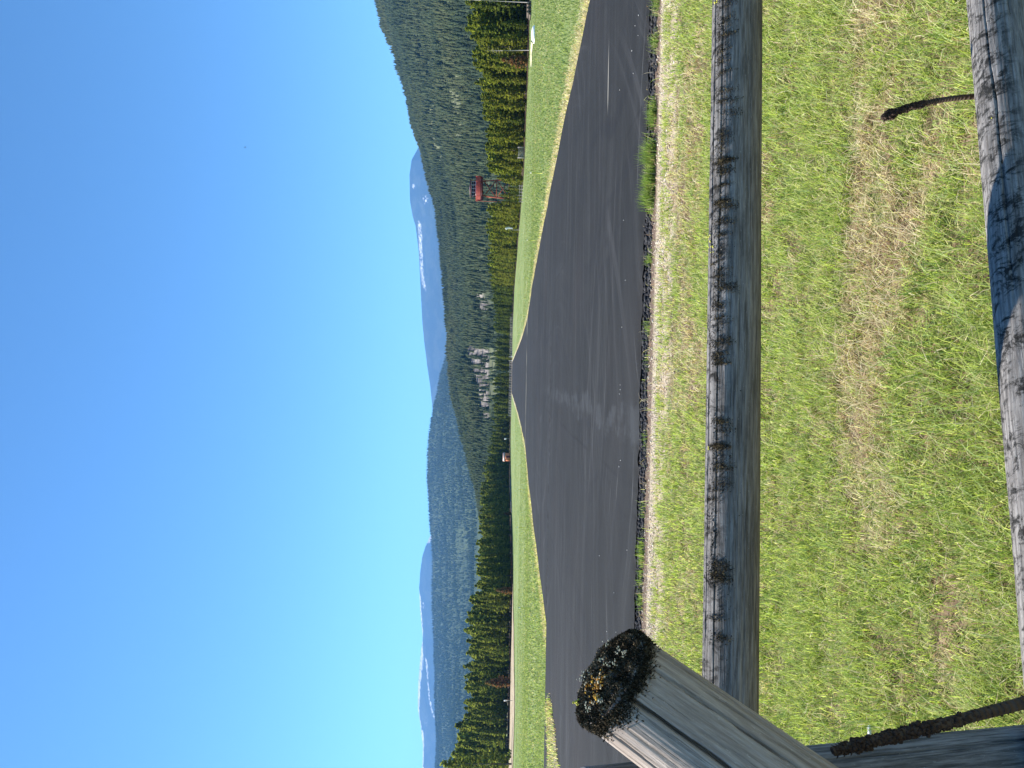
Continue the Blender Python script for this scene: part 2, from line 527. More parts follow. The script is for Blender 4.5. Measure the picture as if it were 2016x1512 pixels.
# grassy gravel island in the paving at the left
pts = []
for py, a, b in ((1392, 1086.5, 1087.5), (1400, 1083, 1090), (1412, 1080.5, 1092), (1430, 1083, 1094), (1455, 1084, 1098), (1480, 1084.5, 1101), (1512, 1085, 1106), (1560, 1085, 1113), (1620, 1086, 1122)):
    ra, rb = gdist(py, a), gdist(py, b)
    pts.append([((740 - py) / F * ra, ra), ((740 - py) / F * rb, rb)])
iv, iq = [], []
for i in range(len(pts) - 1):
    for s_ in np.linspace(0, 1, 12, endpoint=False):
        A = np.array(pts[i][0]) * (1 - s_) + np.array(pts[i + 1][0]) * s_
        B = np.array(pts[i][1]) * (1 - s_) + np.array(pts[i + 1][1]) * s_
        for t in np.linspace(0, 1, 12):
            p = A * (1 - t) + B * t
            p = p + .18 * np.array([vnoise([p[0] * 2], [p[1] * 2], seed=41)[0], vnoise([p[0] * 2], [p[1] * 2], seed=42)[0]])
            iv.append((p[0], p[1], float(prof(p[1])) + .012 + .05 * math.sin(math.pi * t)))
iv = np.array(iv); idx = np.arange(len(iv)).reshape(-1, 12)
m, nt, out = new_mat('gravelly turf')
ps = pos_node(nt)
c = mixc(nt, ramp(nt, nz(nt, ps, 9, 5, .7), .35, .65), (.09, .085, .06), (.33, .29, .19))
c = mixc(nt, ramp(nt, nz(nt, ps, 1.5, 4), .5, .65), c, (.16, .19, .06))
principled(nt, out, c, .95, .1, nz(nt, ps, 14, 4), .6, .04)
M_GRAVTURF = m
o = link('verge', make_mesh('verge', iv, grid_quads(idx)[:, ::-1], None, [m], smooth=True))
tag(o, 'narrow dry gravelly verge between two paved areas at the left', 'verge', kind='structure')
ISL = iv

# pale dirt road in front of the left woods
dv = []
for py in np.linspace(1150, 1640, 60):
    w = sstep(1150, 1200, py)
    a = gdist(py, np.interp(py, [1150, 1250, 1400, 1512, 1640], [1009.5, 1008, 1005, 1002.5, 999.5]))
    b = gdist(py, np.interp(py, [1150, 1250, 1400, 1512, 1640], [1010.5, 1012, 1014, 1010, 1007]))
    for t in np.linspace(0, 1, 8):
        d = a * (1 - t) + b * t
        x = (740 - py) / F * d
        dv.append((x, d, float(ground_z(x, d)) + .14 + .05 * math.sin(math.pi * t)))
dv = np.array(dv); idx = np.arange(len(dv)).reshape(-1, 8)
m, nt, out = new_mat('dirt track')
ps = pos_node(nt)
c = mixc(nt, ramp(nt, nz(nt, ps, .5, 5, .7), .35, .65), (.22, .17, .11), (.42, .35, .24))
principled(nt, out, c, .95, .1, nz(nt, ps, 3, 4), .6, .1)
M_DIRT = m
o = link('dirt_road', make_mesh('dirt_road', dv, grid_quads(idx)[:, ::-1], None, [m], smooth=True))
tag(o, 'pale dirt track along the foot of the left woods', 'road', kind='structure')

# ------------------------------------------------------------------ hills and mountains
def ridge_fn(pts):
    a = np.array(pts, float)
    return lambda py: np.interp(py, a[:, 0], a[:, 1])

def hill(name, py0, py1, npy, ridge, D, Fd, nd_, noise, mat, back=1.25, zfoot=-1.6, power=1.25, colfn=None, crest_noise=0.0, seed=0):
    pys = np.linspace(py0, py1, npy)
    ts = np.concatenate([np.linspace(0, 1, nd_), np.linspace(1, back, 6)[1:]])
    PY, T = np.meshgrid(pys, ts)
    def surf(PY, T):
        Dv, Fv = D(PY), Fd(PY)
        d = Fv + (Dv - Fv) * T
        zc = 1.6 + (vh(PY) - ridge(PY)) / F * Dv
        t1 = np.clip(T, 0, 1)
        z = zfoot + (zc - zfoot) * t1 ** power
        tb = np.clip(T - 1, 0, None)
        z = z - tb * tb * (zc - zfoot) * 6
        x = (740 - PY) / F * d
        wt = t1 * (1 - t1) * 4
        z = z + noise * wt * fbm(x * 6 / Dv.mean(), d * 6 / Dv.mean(), seed=50 + seed) + crest_noise * t1 * fbm(x * 40 / Dv.mean(), d * 40 / Dv.mean(), seed=60 + seed)
        return x, d, z
    x, y, z = surf(PY, T)
    idx = np.arange(PY.size).reshape(PY.shape)
    cols = None
    if colfn is not None: cols = colfn(PY, T, x, y, z).reshape(-1, 3)
    me = make_mesh(name, np.stack([x, y, z], -1).reshape(-1, 3), grid_quads(idx)[:, ::-1], None, [mat], cols, smooth=True)
    return link(name, me), surf

R1 = ridge_fn([(-260, 660), (-100, 712), (0, 744), (60, 757), (100, 776), (150, 788), (200, 806), (250, 816), (300, 833), (350, 845), (400, 860), (450, 866), (500, 872), (550, 878), (600, 883), (700, 887), (760, 895), (850, 917), (900, 930), (960, 947), (1000, 955), (1060, 968), (1120, 985)])
R2 = ridge_fn([(560, 940), (640, 905), (690, 884), (740, 868), (800, 856), (830, 850), (870, 845), (950, 842), (1000, 845), (1050, 849), (1100, 852), (1200, 853), (1300, 856), (1450, 860), (1512, 859), (1700, 852), (1900, 846)])
R3 = ridge_fn([(-100, 900), (150, 880), (240, 860), (280, 833), (300, 822), (320, 811), (350, 807), (400, 808), (430, 813), (450, 819), (500, 825), (600, 830), (640, 832), (680, 836), (720, 841), (760, 847), (800, 851), (850, 854), (900, 858), (1000, 870), (1040, 858), (1060, 846), (1080, 837), (1100, 831), (1130, 827), (1160, 825), (1200, 826.5), (1230, 829), (1250, 831), (1262, 832), (1280, 829), (1310, 826), (1350, 823), (1380, 822), (1400, 822), (1410, 823.5), (1430, 827), (1450, 829), (1475, 832), (1512, 831), (1600, 836), (1800, 845)])

def hillmat(name):
    m, nt, out = new_mat(name)
    a = nd(nt, 'ShaderNodeAttribute', attribute_name='tint').outputs[0]
    n = nz(nt, pos_node(nt), .02, 6, .7)
    principled(nt, out, mixc(nt, .5, a, mixc(nt, 1.0, a, mixc(nt, ramp(nt, n, .3, .7), (.4, .4, .4), (1.6, 1.6, 1.6)), 'MULTIPLY')), .95, .05)
    return m
M_HILL = hillmat('forested slope')

ROCKS = []
def cliff_mask(PY, V):
    """bare rock showing on the near hill (photograph positions of the outcrops)"""
    top = np.interp(PY, [670, 690, 720, 760, 800, 840], [915, 919, 929, 940, 946, 958])
    m1 = sstep(672, 690, PY) * (1 - sstep(826, 842, PY)) * sstep(-2, 3, V - top) * (1 - sstep(958, 966, V))
    m2 = np.exp(-((PY - 603) / 9.0) ** 2 - ((V - 953) / 9.0) ** 2) + .8 * np.exp(-((PY - 583) / 6.0) ** 2 - ((V - 944) / 7.0) ** 2)
    return np.clip(m1 + m2 * 1.4, 0, 1)

D1 = lambda py: np.interp(py, [-260, 0, 500, 900, 1120], [1500, 1450, 1300, 1000, 800])
F1 = lambda py: np.interp(py, [-260, 0, 400, 600, 900, 1120], [280, 290, 420, 520, 520, 500])
def proj_v(x, y, z): return vh(740 - x / y * F) - (z - 1.6) / y * F
def col1(PY, T, x, y, z):
    n = fbm(x * .012, y * .012, seed=71)[..., None]
    c = np.where(n > .3, np.array([.115, .125, .07]), np.array([.055, .07, .038]))
    k = cliff_mask(PY, proj_v(x, y, z))[..., None]
    band = (fbm(PY * .30, proj_v(x, y, z) * .10, o=5, seed=72) + .5 * fbm(PY * .9, proj_v(x, y, z) * .2, o=3, seed=73))[..., None]
    rock = (lambda w: np.array([.10, .09, .085]) * (1 - w) + np.array([.28, .245, .215]) * w)(sstep(-.22, .34, band))
    return c * (1 - k) + rock * k
o, surf1 = hill('hill', -260, 1120, 1200, R1, D1, F1, 160, 26, M_HILL, colfn=col1, seed=1, crest_noise=5)
tag(o, 'steep forested hill with rock outcrops rising behind the meadow', 'hill', kind='structure')

D2 = lambda py: np.interp(py, [560, 700, 1000, 1900], [4200, 4600, 5200, 5000])
F2 = lambda py: np.interp(py, [560, 1900], [1700, 1900])
def open2(PY, T):
    """thinly wooded pale bands crossing the middle hill"""
    v = 958 + (R2(PY) - 958) * T ** 1.2
    a = 850 + (1120 - PY) * .36
    b1 = np.exp(-((v - a + 20) / 12.0) ** 2) * sstep(930, 990, PY)
    c_ = 938 - (PY - 930) * .20
    b2 = np.exp(-((v - c_) / 7.0) ** 2) * sstep(925, 950, PY) * (1 - sstep(1180, 1300, PY))
    b3 = sstep(1080, 1130, PY) * (1 - sstep(c_ - 35, c_ - 10, v)) * .8
    return np.clip((b1 + b2 + b3) * (.75 + .7 * fbm(PY * .06, v * .16, o=4, seed=86)), 0, 1)
def col2(PY, T, x, y, z):
    n = fbm(x * .004, y * .004, seed=81)[..., None]
    k = np.clip(open2(PY, T)[..., None] * .55 + .15 * n, 0, 1)
    return np.array([.048, .066, .036]) * (1 - k) + np.array([.085, .105, .045]) * k
o, surf2 = hill('wooded_hill', 560, 1900, 500, R2, D2, F2, 120, 60, M_HILL, colfn=col2, seed=2, crest_noise=10)
tag(o, 'hazy blue green forested hill in the middle distance', 'hill', kind='structure')

D3 = lambda py: np.interp(py, [-100, 700, 1000, 1800], [11500, 13500, 14500, 13500])
F3 = lambda py: np.interp(py, [-100, 1800], [7000, 7500])
def col3(PY, T, x, y, z):
    rv = R3(PY)
    v = proj_v(x, y, z)
    n = fbm(PY * .11, v * .35, seed=91); n2 = fbm(PY * .35, v * .9, seed=92); n3 = fbm(PY * .05, v * .12, seed=93)
    dv = v - rv
    s = np.zeros_like(PY)
    # right peak: strips under the long shoulder
    c_ = np.interp(PY, [420, 470, 520, 560, 585], [824, 828, 830, 834, 842])
    s += np.exp(-((v - c_) / 4.5) ** 2) * sstep(425, 450, PY) * (1 - sstep(560, 590, PY)) * np.clip(.75 + 1.3 * n2, 0, 1)
    s += np.exp(-((PY - 371) / 6.0) ** 2 - ((v - 814) / 4.0) ** 2) * np.clip(.7 + 2.0 * n2, 0, 1)
    s += np.exp(-((PY - 398) / 14.0) ** 2 - ((v - 838) / 8.0) ** 2) * np.clip(.2 + 1.8 * n2, 0, 1)
    s += np.exp(-((PY - 620) / 25.0) ** 2 - ((v - 842) / 5.0) ** 2) * np.clip(-.2 + 1.4 * n2, 0, 1)
    # left peaks: snow along the crest and down one spur
    s += (1 - sstep(4.0, 7.0, dv)) * sstep(1050, 1056, PY) * (1 - sstep(1068, 1076, PY)) * 1.2
    w = np.interp(PY, [1165, 1185, 1245, 1262, 1275, 1300, 1345, 1400, 1412, 1430, 1450, 1480], [0, 3, 2, 0, 2, 7, 5, 4, 1, 1, 5, 2])
    s += (1 - sstep(.6, 1.2, dv / np.maximum(w * (1 + .5 * n2), .01))) * (w > .3) * np.clip(.95 + 1.2 * n2, 0, 1)
    s += np.exp(-((PY - 1195) / 7.0) ** 2 - ((v - 833) / 3.0) ** 2) * np.clip(.6 + 2 * n2, 0, 1)
    spur = np.interp(PY, [1290, 1300, 1345, 1380, 1405, 1425], [833, 838, 842, 845, 850, 856])
    s += np.exp(-((v - spur - 1.2 * n) / (1.5 + .8 * n)) ** 4) * sstep(1292, 1300, PY) * (1 - sstep(1415, 1428, PY)) * np.clip(.75 + 1.0 * n2, 0, 1.2)
    s += np.exp(-((PY - 1425) / 14.0) ** 2 - ((v - 838) / 5.0) ** 2) * np.clip(-.1 + 1.6 * n2, 0, 1)
    k = .62 * sstep(.32, .95, s * (1 + .5 * fbm(PY * .8, v * 1.6, seed=94)))[..., None]
    r = (n3 > .1)[..., None]
    c = np.where(r, np.array([.05, .06, .045]), np.array([.035, .045, .035]))
    return c * (1 - k) + np.array([.85, .86, .88]) * k
o, surf3 = hill('snowy_mountain', -100, 1800, 1500, R3, D3, F3, 150, 260, M_HILL, colfn=col3, seed=3, back=1.35)
tag(o, 'far blue mountains with patches of snow on their crests', 'mountain', kind='structure')

# ------------------------------------------------------------------ conifers on the hills (uncountable far woods)
def low_conifer(seed, tiers=4, sides=6):
    rs = np.random.RandomState(seed)
    V, T, n = [], [], 0
    for i in range(tiers):
        zb = .06 + .86 * i / tiers
        zt = min(1.0, zb + .86 / tiers * 1.9 + .05) if i < tiers - 1 else 1.0
        R = .17 * (1 - (i / tiers)) ** .8 + .025
        a0 = rs.uniform(0, 6)
        for j in range(sides):
            a = a0 + 2 * math.pi * j / sides
            rr = R * rs.uniform(.6, 1.25)
            V.append((rr * math.cos(a), rr * math.sin(a), zb + rs.uniform(-.03, .03)))
        V.append((rs.uniform(-.01, .01), rs.uniform(-.01, .01), zt))
        for j in range(sides): T.append((n + j, n + (j + 1) % sides, n + sides))
        n += sides + 1
    return np.array(V), None, np.array(T)

PR = [low_conifer(s) for s in range(8)]
PR2 = [low_conifer(s, 2, 4) for s in range(4)]
def forest(name, surf, py0, py1, n, h0, h1, protos, seed, dens=None, palette=None, tmin=0.0):
    rs = np.random.RandomState(seed)
    PY = rs.uniform(py0, py1, n); T = np.sqrt(rs.uniform(tmin ** 2, 1.05 ** 2, n))
    x, y, z = surf(PY, T)
    if dens is not None:
        keep = rs.uniform(0, 1, n) < dens(PY, T, x, y, z)
        PY, T, x, y, z = [a[keep] for a in (PY, T, x, y, z)]
    n = len(x)
    h = rs.uniform(h0, h1, n) * (1 + .25 * fbm(x * .01, y * .01, seed=seed + 1))
    wd = h * rs.uniform(.8, 1.25, n)
    pal = np.array(palette)
    ci = np.clip(((fbm(x * .008, y * .008, seed=seed + 2) * 1.1 + rs.normal(0, .30, n)) * .5 + .5) * len(pal), 0, len(pal) - 1).astype(int)
    cols = pal[ci] * rs.uniform(.75, 1.3, (n, 1))
    V, Q, T_, C = scatter(protos, np.stack([x, y, z - .3], 1), np.stack([wd, wd, h], 1), rs.uniform(0, 6.3, n), cols)
    return link(name, make_mesh(name, V, Q, T_, [M_FAR], C))
def dens1(PY, T, x, y, z):
    c = fbm(x * .012, y * .012, seed=71)
    return np.where(c > .38, .28, 1.0) * (1 - .84 * sstep(.3, .6, np.max([cliff_mask(PY, proj_v(x, y, z) - k_) * w_ for k_, w_ in ((0, 1), (7, 1), (14, 1), (22, .9))], 0)))
o = forest('hillside_forest', surf1, -240, 1110, 52000, 5.5, 10.5, PR, 101, dens1,
           [(.058, .083, .054), (.068, .094, .058), (.082, .108, .060), (.100, .124, .065), (.118, .136, .072)])
tag(o, 'dense conifer forest covering the near hill', 'forest', kind='stuff')
o = forest('far_forest', surf2, 570, 1850, 38000, 10, 18, PR2, 103, lambda PY, T, x, y, z: 1 - .5 * open2(PY, T),
           [(.052, .074, .044), (.060, .083, .047), (.068, .092, .050)], tmin=.25)
tag(o, 'far conifer forest covering the hazy middle hill', 'forest', kind='stuff')

# ------------------------------------------------------------------ pines round the airfield
def pine(seed, h=11.0, rmax=1.55, base=.16, pal=((.085, .125, .022), (.12, .155, .03), (.055, .09, .02)), shape='pine', raw=False, nclump=5):
    rs = np.random.RandomState(seed)
    pal = np.array(pal)
    C, D_, S_, W_, K = [], [], [], [], []
    z = h * base
    ph = rs.uniform(0, 6)
    bend = rs.uniform(-.02, .02, 2)
    while z < h * .985:
        t = (z - h * base) / (h * (1 - base))
        if shape == 'pine':
            R = rmax * (min(1, .6 + t * 1.8)) * (1 - t ** 1.7) ** .9 + .07
        else:
            R = rmax * (1 - t) ** .8 + .12
        R *= rs.uniform(.72, 1.18)
        nb = 6 if R > .5 else 4
        for j in range(nb):
            a = ph + 2 * math.pi * j / nb + rs.uniform(-.5, .5)
            L = R * rs.uniform(.55, 1.2)
            if rs.uniform() < .10: continue
            drop = rs.uniform(-.28, .12) if t < .7 else rs.uniform(.0, .5)
            dr = np.array([math.cos(a), math.sin(a), drop]); dr /= np.linalg.norm(dr)
            m_ = max(2, int(nclump * L / rmax + 1.5))
            tone = pal[rs.randint(len(pal))] * rs.uniform(.75, 1.25)
            for f in np.linspace(.42, 1.0, m_):
                c = np.array([bend[0] * z, bend[1] * z, z]) + dr * L * f + rs.normal(0, .07, 3)
                d = dr * .6 + rs.normal(0, .55, 3) + np.array([0, 0, .25]); d /= np.linalg.norm(d)
                C.append(c); D_.append(d); S_.append(rs.uniform(.34, .62)); W_.append(rs.uniform(.16, .30)); K.append(tone * rs.uniform(.85, 1.15))
        z += rs.uniform(.20, .34) * h / 11
        ph += 2.4
    C, D_, S_, W_, K = map(np.array, (C, D_, S_, W_, K))
    n = len(C)
    sd = np.cross(D_, rs.normal(size=(n, 3))); sd /= np.linalg.norm(sd, axis=1, keepdims=True)
    nn = np.cross(D_, sd)
    # each clump: two crossed ragged diamonds
    A = C - D_ * S_[:, None] * .5; B = C + D_ * S_[:, None] * .6
    v = np.stack([A, C + sd * W_[:, None], B, C - sd * W_[:, None], A, C + nn * W_[:, None], B, C - nn * W_[:, None]], 1).reshape(-1, 3)
    k = np.arange(n) * 8
    q = np.concatenate([np.stack([k, k + 1, k + 2, k + 3], 1), np.stack([k + 4, k + 5, k + 6, k + 7], 1)])
    if raw: return v / h, q, None, np.repeat(K, 8, 0)
    crown = make_mesh('crown', v, q, None, [M_NEEDLE], np.repeat(K, 8, 0))
    mb = MB()
    zz = [0, h * .3, h * .65, h * .97]
    rr = [.15, .12, .07, .02]
    for i in range(3):
        mb.tube((bend[0] * zz[i], bend[1] * zz[i], zz[i]), (bend[0] * zz[i + 1], bend[1] * zz[i + 1], zz[i + 1]), rr[i] * h / 11, rr[i + 1] * h / 11, 7)
    for j in range(14):     # dead lower stubs
        a = rs.uniform(0, 6.3); zb = rs.uniform(.05, base + .12) * h; L = rs.uniform(.4, 1.1)
        mb.tube((0, 0, zb), (L * math.cos(a), L * math.sin(a), zb + rs.uniform(-.2, .1)), .018, .006, 4)
    trunk = mb.mesh('trunk', M_BARK)
    return trunk, crown

M_BARK = simple_mat('pine bark', (.13, .105, .085), .95, .1, .35, 5)
M_DEADWOOD = simple_mat('bleached dead wood', (.30, .275, .25), .9, .1, .3, 3)
PAL_Y = ((.22, .232, .044), (.29, .285, .062), (.125, .15, .034), (.25, .24, .052))
PAL_G = ((.135, .165, .040), (.185, .21, .05), (.085, .115, .032))
PAL_D = ((.20, .225, .062), (.27, .275, .078), (.115, .15, .046))
PAL_R = ((.30, .15, .08), (.22, .12, .07), (.15, .13, .07))
protoY = [pine(200 + i, 11, 1.85 + .15 * (i % 3), .06 + .04 * (i % 3), PAL_Y) for i in range(6)]
protoG = [pine(220 + i, 11, 1.7 + .15 * (i % 3), .10 + .05 * (i % 3), PAL_G) for i in range(5)]
protoD = [pine(240 + i, 12, 1.75 + .2 * (i % 3), .12 + .05 * (i % 2), PAL_D, shape='fir' if i % 2 else 'pine', nclump=6) for i in range(5)]
protoR = [pine(260, 6, 1.3, .1, PAL_R)]

TREE0 = {}
def place_tree(key, proto, loc, h, label, group, name='pine_tree'):
    base_h = {'D': 12.0, 'R': 6.0}.get(key[0], 11.0)
    s = h / base_h
    if key not in TREE0:
        e = empty(name, loc)
        link('trunk', proto[0], e); link('crown', proto[1], e)
        TREE0[key] = e
    else:
        e = copy_tree(TREE0[key])
        e.location = loc
    e.rotation_euler = (rnd.uniform(-.03, .03), rnd.uniform(-.03, .03), rnd.uniform(0, 6.28))
    e.scale = (s * rnd.uniform(.9, 1.15), s * rnd.uniform(.9, 1.15), s)
    tag(e, label, 'tree', group)
    return e

TOP = ridge_fn([(-60, 898), (0, 908), (50, 916), (100, 928), (150, 935), (200, 944), (250, 952), (300, 956), (340, 957), (352, 970), (396, 971), (404, 957), (430, 957), (480, 958), (560, 965), (620, 968), (700, 972), (760, 970), (830, 968), (870, 962), (905, 957), (940, 948), (1000, 944), (1050, 939), (1100, 935), (1150, 931), (1200, 920), (1240, 914), (1280, 916), (1350, 911), (1400, 907), (1440, 897), (1480, 887), (1500, 884), (1600, 870)])
PATH = [(-50, 1044), (0, 1042.5), (100, 1041), (200, 1036.5), (300, 1032.5), (350, 1030), (430, 1023), (500, 1017.5), (570, 1012), (650, 1008.5), (760, 1006.5), (850, 1004.5), (900, 1004), (950, 1004.5), (1010, 1006), (1100, 1008.5), (1170, 1009), (1250, 1007), (1330, 1004.5), (1450, 1002.5), (1512, 1000), (1580, 997.5)]
pa = np.array([[p[0], gdist(p[0], p[1] + .8)] for p in PATH])
pp = np.linspace(-50, 1580, 6000)
dd = np.interp(pp, pa[:, 0], pa[:, 1]); xx = (740 - pp) / F * dd
arc = np.concatenate([[0], np.cumsum(np.hypot(np.diff(xx), np.diff(dd)))])
ff = []
for py in np.linspace(-60, 1640, 240):
    a = float(np.interp(py, pa[:, 0], pa[:, 1]))
    a = a - 1.5 + 1.4 * float(vnoise([py * .06], [0.0], seed=44)[0])
    for t in (0, .03, .1, .25, .5, 1):
        d = a + t * 85
        x = (740 - py) / F * d
        ff.append((x, d, float(ground_z(x, d)) + .10 + .08 * min(1, t * 20)))
ff = np.array(ff)
M_FLOOR = simple_mat('needle litter', (.085, .062, .042), .95, .05, .5, .8)
o = link('forest_floor', make_mesh('forest_floor', ff, grid_quads(np.arange(len(ff)).reshape(-1, 6))[:, ::-1], None, [M_FLOOR], smooth=True))
tag(o, 'brown needle litter under the woods', 'forest floor', kind='structure')
LAB = {'Y': ('yellow green pine in the dense wood right of the airstrip', 'pines of the right wood'),
       'G': ('slim green pine in the far wood behind the end of the airstrip', 'pines of the far wood'),
       'D': ('dark shaded conifer in the wood left of the airstrip', 'conifers of the left wood')}
ntree = 0
BACK = []
for row, (off, step) in enumerate(((0, 4.1), (4.5, 4.3), (10, 4.6))):
    s_ = rnd.uniform(0, 2)
    while s_ < arc[-1]:
        i = int(np.searchsorted(arc, s_)); i = min(i, len(pp) - 1)
        py, d = pp[i], dd[i] + off + rnd.uniform(-1.2, 1.2)
        s_ += step * rnd.uniform(.65, 1.4) * (1.25 if 470 < py < 900 else 1.0)
        if row == 0 and rnd.random() < .08: continue
        if 340 < py < 404 and row > 0: continue
        x = (740 - py) / F * d
        z = float(ground_z(x, d))
        top = float(TOP(py))
        h = (vh(py) - top) / F * d + 1.6 - z
        h *= (rnd.uniform(.42, .90), rnd.uniform(.62, 1.0), rnd.uniform(.80, 1.06))[row]
        key = 'Y' if py < 560 else ('G' if py < 915 else 'D')
        if row == 2 or ntree >= 298:
            BACK.append((x, d, z, h, key)); continue
        if key == 'D' and rnd.random() < .25: pr, kk, kx = protoG, 'G', rnd.randrange(5)
        else: pr = {'Y': protoY, 'G': protoG, 'D': protoD}[key]; kk = key; kx = rnd.randrange(len(pr))
        if key == 'Y' and rnd.random() < .22: pr, kk, kx = protoG, 'G', rnd.randrange(5)
        place_tree(kk + str(kx), pr[kx], (x, d, z - .05), h, *LAB[key])
        ntree += 1
print('individual trees', ntree)
# the mass of woods behind the front rows
RAWP = [pine(300 + i, 11, 1.7, .08, ((1, 1, 1), (1.3, 1.25, 1.2), (.7, .75, .8)), nclump=4, raw=True) for i in range(5)]
rs = np.random.RandomState(5)
for py0, py1, n_, a0, a1, key in ((-55, 560, 470, 6, 45, 'Y'), (560, 920, 110, 13, 50, 'G'), (920, 1580, 300, 10, 60, 'D')):
    for _ in range(n_):
        py = rs.uniform(py0, py1)
        if 335 < py < 408: continue
        d = float(np.interp(py, pa[:, 0], pa[:, 1])) + rs.uniform(a0, a1)
        x = (740 - py) / F * d; z = float(ground_z(x, d))
        BACK.append((x, d, z, ((vh(py) - float(TOP(py))) / F * d + 1.6 - z) * rs.uniform(.74, 1.03), key))
mean = {'Y': np.array((.20, .22, .043)), 'G': np.array((.135, .16, .04)), 'D': np.array((.195, .215, .06))}
bp_ = np.array([t[:3] for t in BACK]); bh = np.array([t[3] for t in BACK]) * rs.uniform(.82, 1.02, len(BACK))
bc = np.array([mean[t[4]] for t in BACK]) * rs.uniform(.7, 1.25, (len(BACK), 1))
V, Q, T_, C = scatter(RAWP, bp_, np.stack([bh * 1.25, bh * 1.25, bh], 1), rs.uniform(0, 6.3, len(bh)), bc)
o = link('woods', make_mesh('woods', V, Q, T_, [M_NEEDLE], C))
tag(o, 'mass of conifers filling the woods behind the front trees', 'woods', kind='stuff')

# tall dark fir at the left end of the woods
big = pine(280, 16, 3.4, .06, PAL_D, shape='fir', nclump=9)
e = empty('fir_tree', gpt(1508, 1001.5, 195))
link('trunk', big[0], e); link('crown', big[1], e)
hb = (vh(1508) - 862) / F * 195 + 3.1
e.scale = (hb / 16,) * 3
tag(e, 'biggest dark fir, at the far left end of the left wood', 'tree')

for py, v, h, lb in ((1163, 1010, 5.2, 'rust brown young conifer below the dark left wood'), (1345, 1007, 8.0, 'reddish dying conifer between green ones in the left wood'), (122, 1041, 4.6, 'rusty bush below the pines of the right wood'), (1012, 1007.5, 3.4, 'small rusty sapling in the black shade of the left wood')):
    d = gdist(py, v) - 3
    place_tree('R0', protoR[0], gpt(py, v, d), h, lb, 'rust coloured young conifers', 'young_conifer')

# bare dead trunks
def snag(seed, h):
    rs = np.random.RandomState(seed)
    mb = MB(); mb.tube((0, 0, 0), (.1, 0, h * .6), .075, .055, 7); mb.tube((.1, 0, h * .6), (.12, 0, h), .055, .015, 7)
    br = MB()
    for j in range(16):
        a = rs.uniform(0, 6.3); z = rs.uniform(.35, .96) * h; L = rs.uniform(.3, .9)
        br.tube((.1, 0, z), (.1 + L * math.cos(a), L * math.sin(a), z + rs.uniform(-.25, .1)), .018, .006, 4)
    return mb.mesh('trunk', M_DEADWOOD), br.mesh('branch', M_DEADWOOD)
for i, (py, vt, vb, lb) in enumerate(((101, 955, 1042, 'bare grey dead trunk standing before a gap in the right wood'),
                                      (8, 882, 1044, 'tallest bare dead trunk, at the outer right end of the wood'),
                                      (70, 968, 1041, 'thin bare dead trunk between yellow green pines on the right'),
                                      (1328, 985, 1005, 'short pale dead trunk at the foot of the left wood'))):
    d = gdist(py, vb) - 1.5
    b = gpt(py, vb, d)
    h = (vb - vt) / F * d
    e = empty('dead_tree', b); s_ = snag(400 + i, h)
    link('trunk', s_[0], e); link('branch', s_[1], e)
    e.rotation_euler = (0, rnd.uniform(-.01, .03), rnd.uniform(0, 6))
    tag(e, lb, 'tree', 'dead standing trunks')

# ------------------------------------------------------------------ fire lookout tower
M_RED = simple_mat('dark red boards', (.46, .075, .05), .7, .3, .2, 3)
M_DRED = simple_mat('maroon boards', (.13, .028, .026), .7, .3, .2, 3)
M_ORANGE = simple_mat('red brown timber', (.36, .085, .04), .75, .25, .25, 2)
M_WHITE = simple_mat('white paint', (.80, .78, .75), .6, .3, .06, 3)
m, nt, out = new_mat('dark window glass')
g = principled(nt, out, (.02, .022, .028), .08, .5)
M_GLASS = m
TD = 228.0
tb = P(990, 373, TD); tx_ = tb[0]
tg = float(ground_z(tx_, TD))
tower = empty('lookout_tower', (tx_, TD, tg), math.radians(-14))
tag(tower, 'dark red fire lookout tower rising out of the right wood', 'tower')
dk = 9.9                       # deck height above ground
dz = float(P(947, 373, TD)[2]) - tg
dk = dz
hw, cw = 3.45, 2.25            # half widths of deck and cab
mb = MB()
mb.box(-hw, hw, -hw, hw, dk - .28, dk)
for i in range(7): mb.box(-hw + .1, hw - .1, -hw + .15 + i * 1.1, -hw + .35 + i * 1.1, dk - .55, dk - .283)
link('deck', mb.mesh('deck', M_DRED), tower)
for sx_, sy_, nm in ((0, -1, 'f'), (0, 1, 'b'), (-1, 0, 'l'), (1, 0, 'r')):
    mb = MB()
    for k in range(5):
        zz0 = dk + .06 + k * .26
        if sy_: mb.box(-hw, hw, sy_ * hw - .03, sy_ * hw + .03, zz0, zz0 + .235)
        else: mb.box(sx_ * hw - .03, sx_ * hw + .03, -hw + .04, hw - .04, zz0, zz0 + .235)
    for k in range(6):
        t = -hw + k * 2 * hw / 5
        if sy_: mb.box(t - .05, t + .05, sy_ * (hw + .034), sy_ * (hw + .11), dk, dk + 1.4)
        else: mb.box(sx_ * (hw + .034), sx_ * (hw + .11), t * .97 - .05, t * .97 + .05, dk, dk + 1.4)
    link('railing', mb.mesh('railing', M_RED), tower)
mb = MB()
mb.box(-cw, cw, -cw, cw, dk + .003, dk + 1.25)
for sx_ in (-1, 1):
    for sy_ in (-1, 1): mb.box(sx_ * cw - .12 * (sx_ > 0), sx_ * cw + .12 * (sx_ < 0), sy_ * cw - .12 * (sy_ > 0), sy_ * cw + .12 * (sy_ < 0), dk + 1.253, dk + 2.72)
mb.box(-cw, cw, -cw, cw, dk + 2.722, dk + 2.95)
link('wall', mb.mesh('wall', M_DRED), tower)
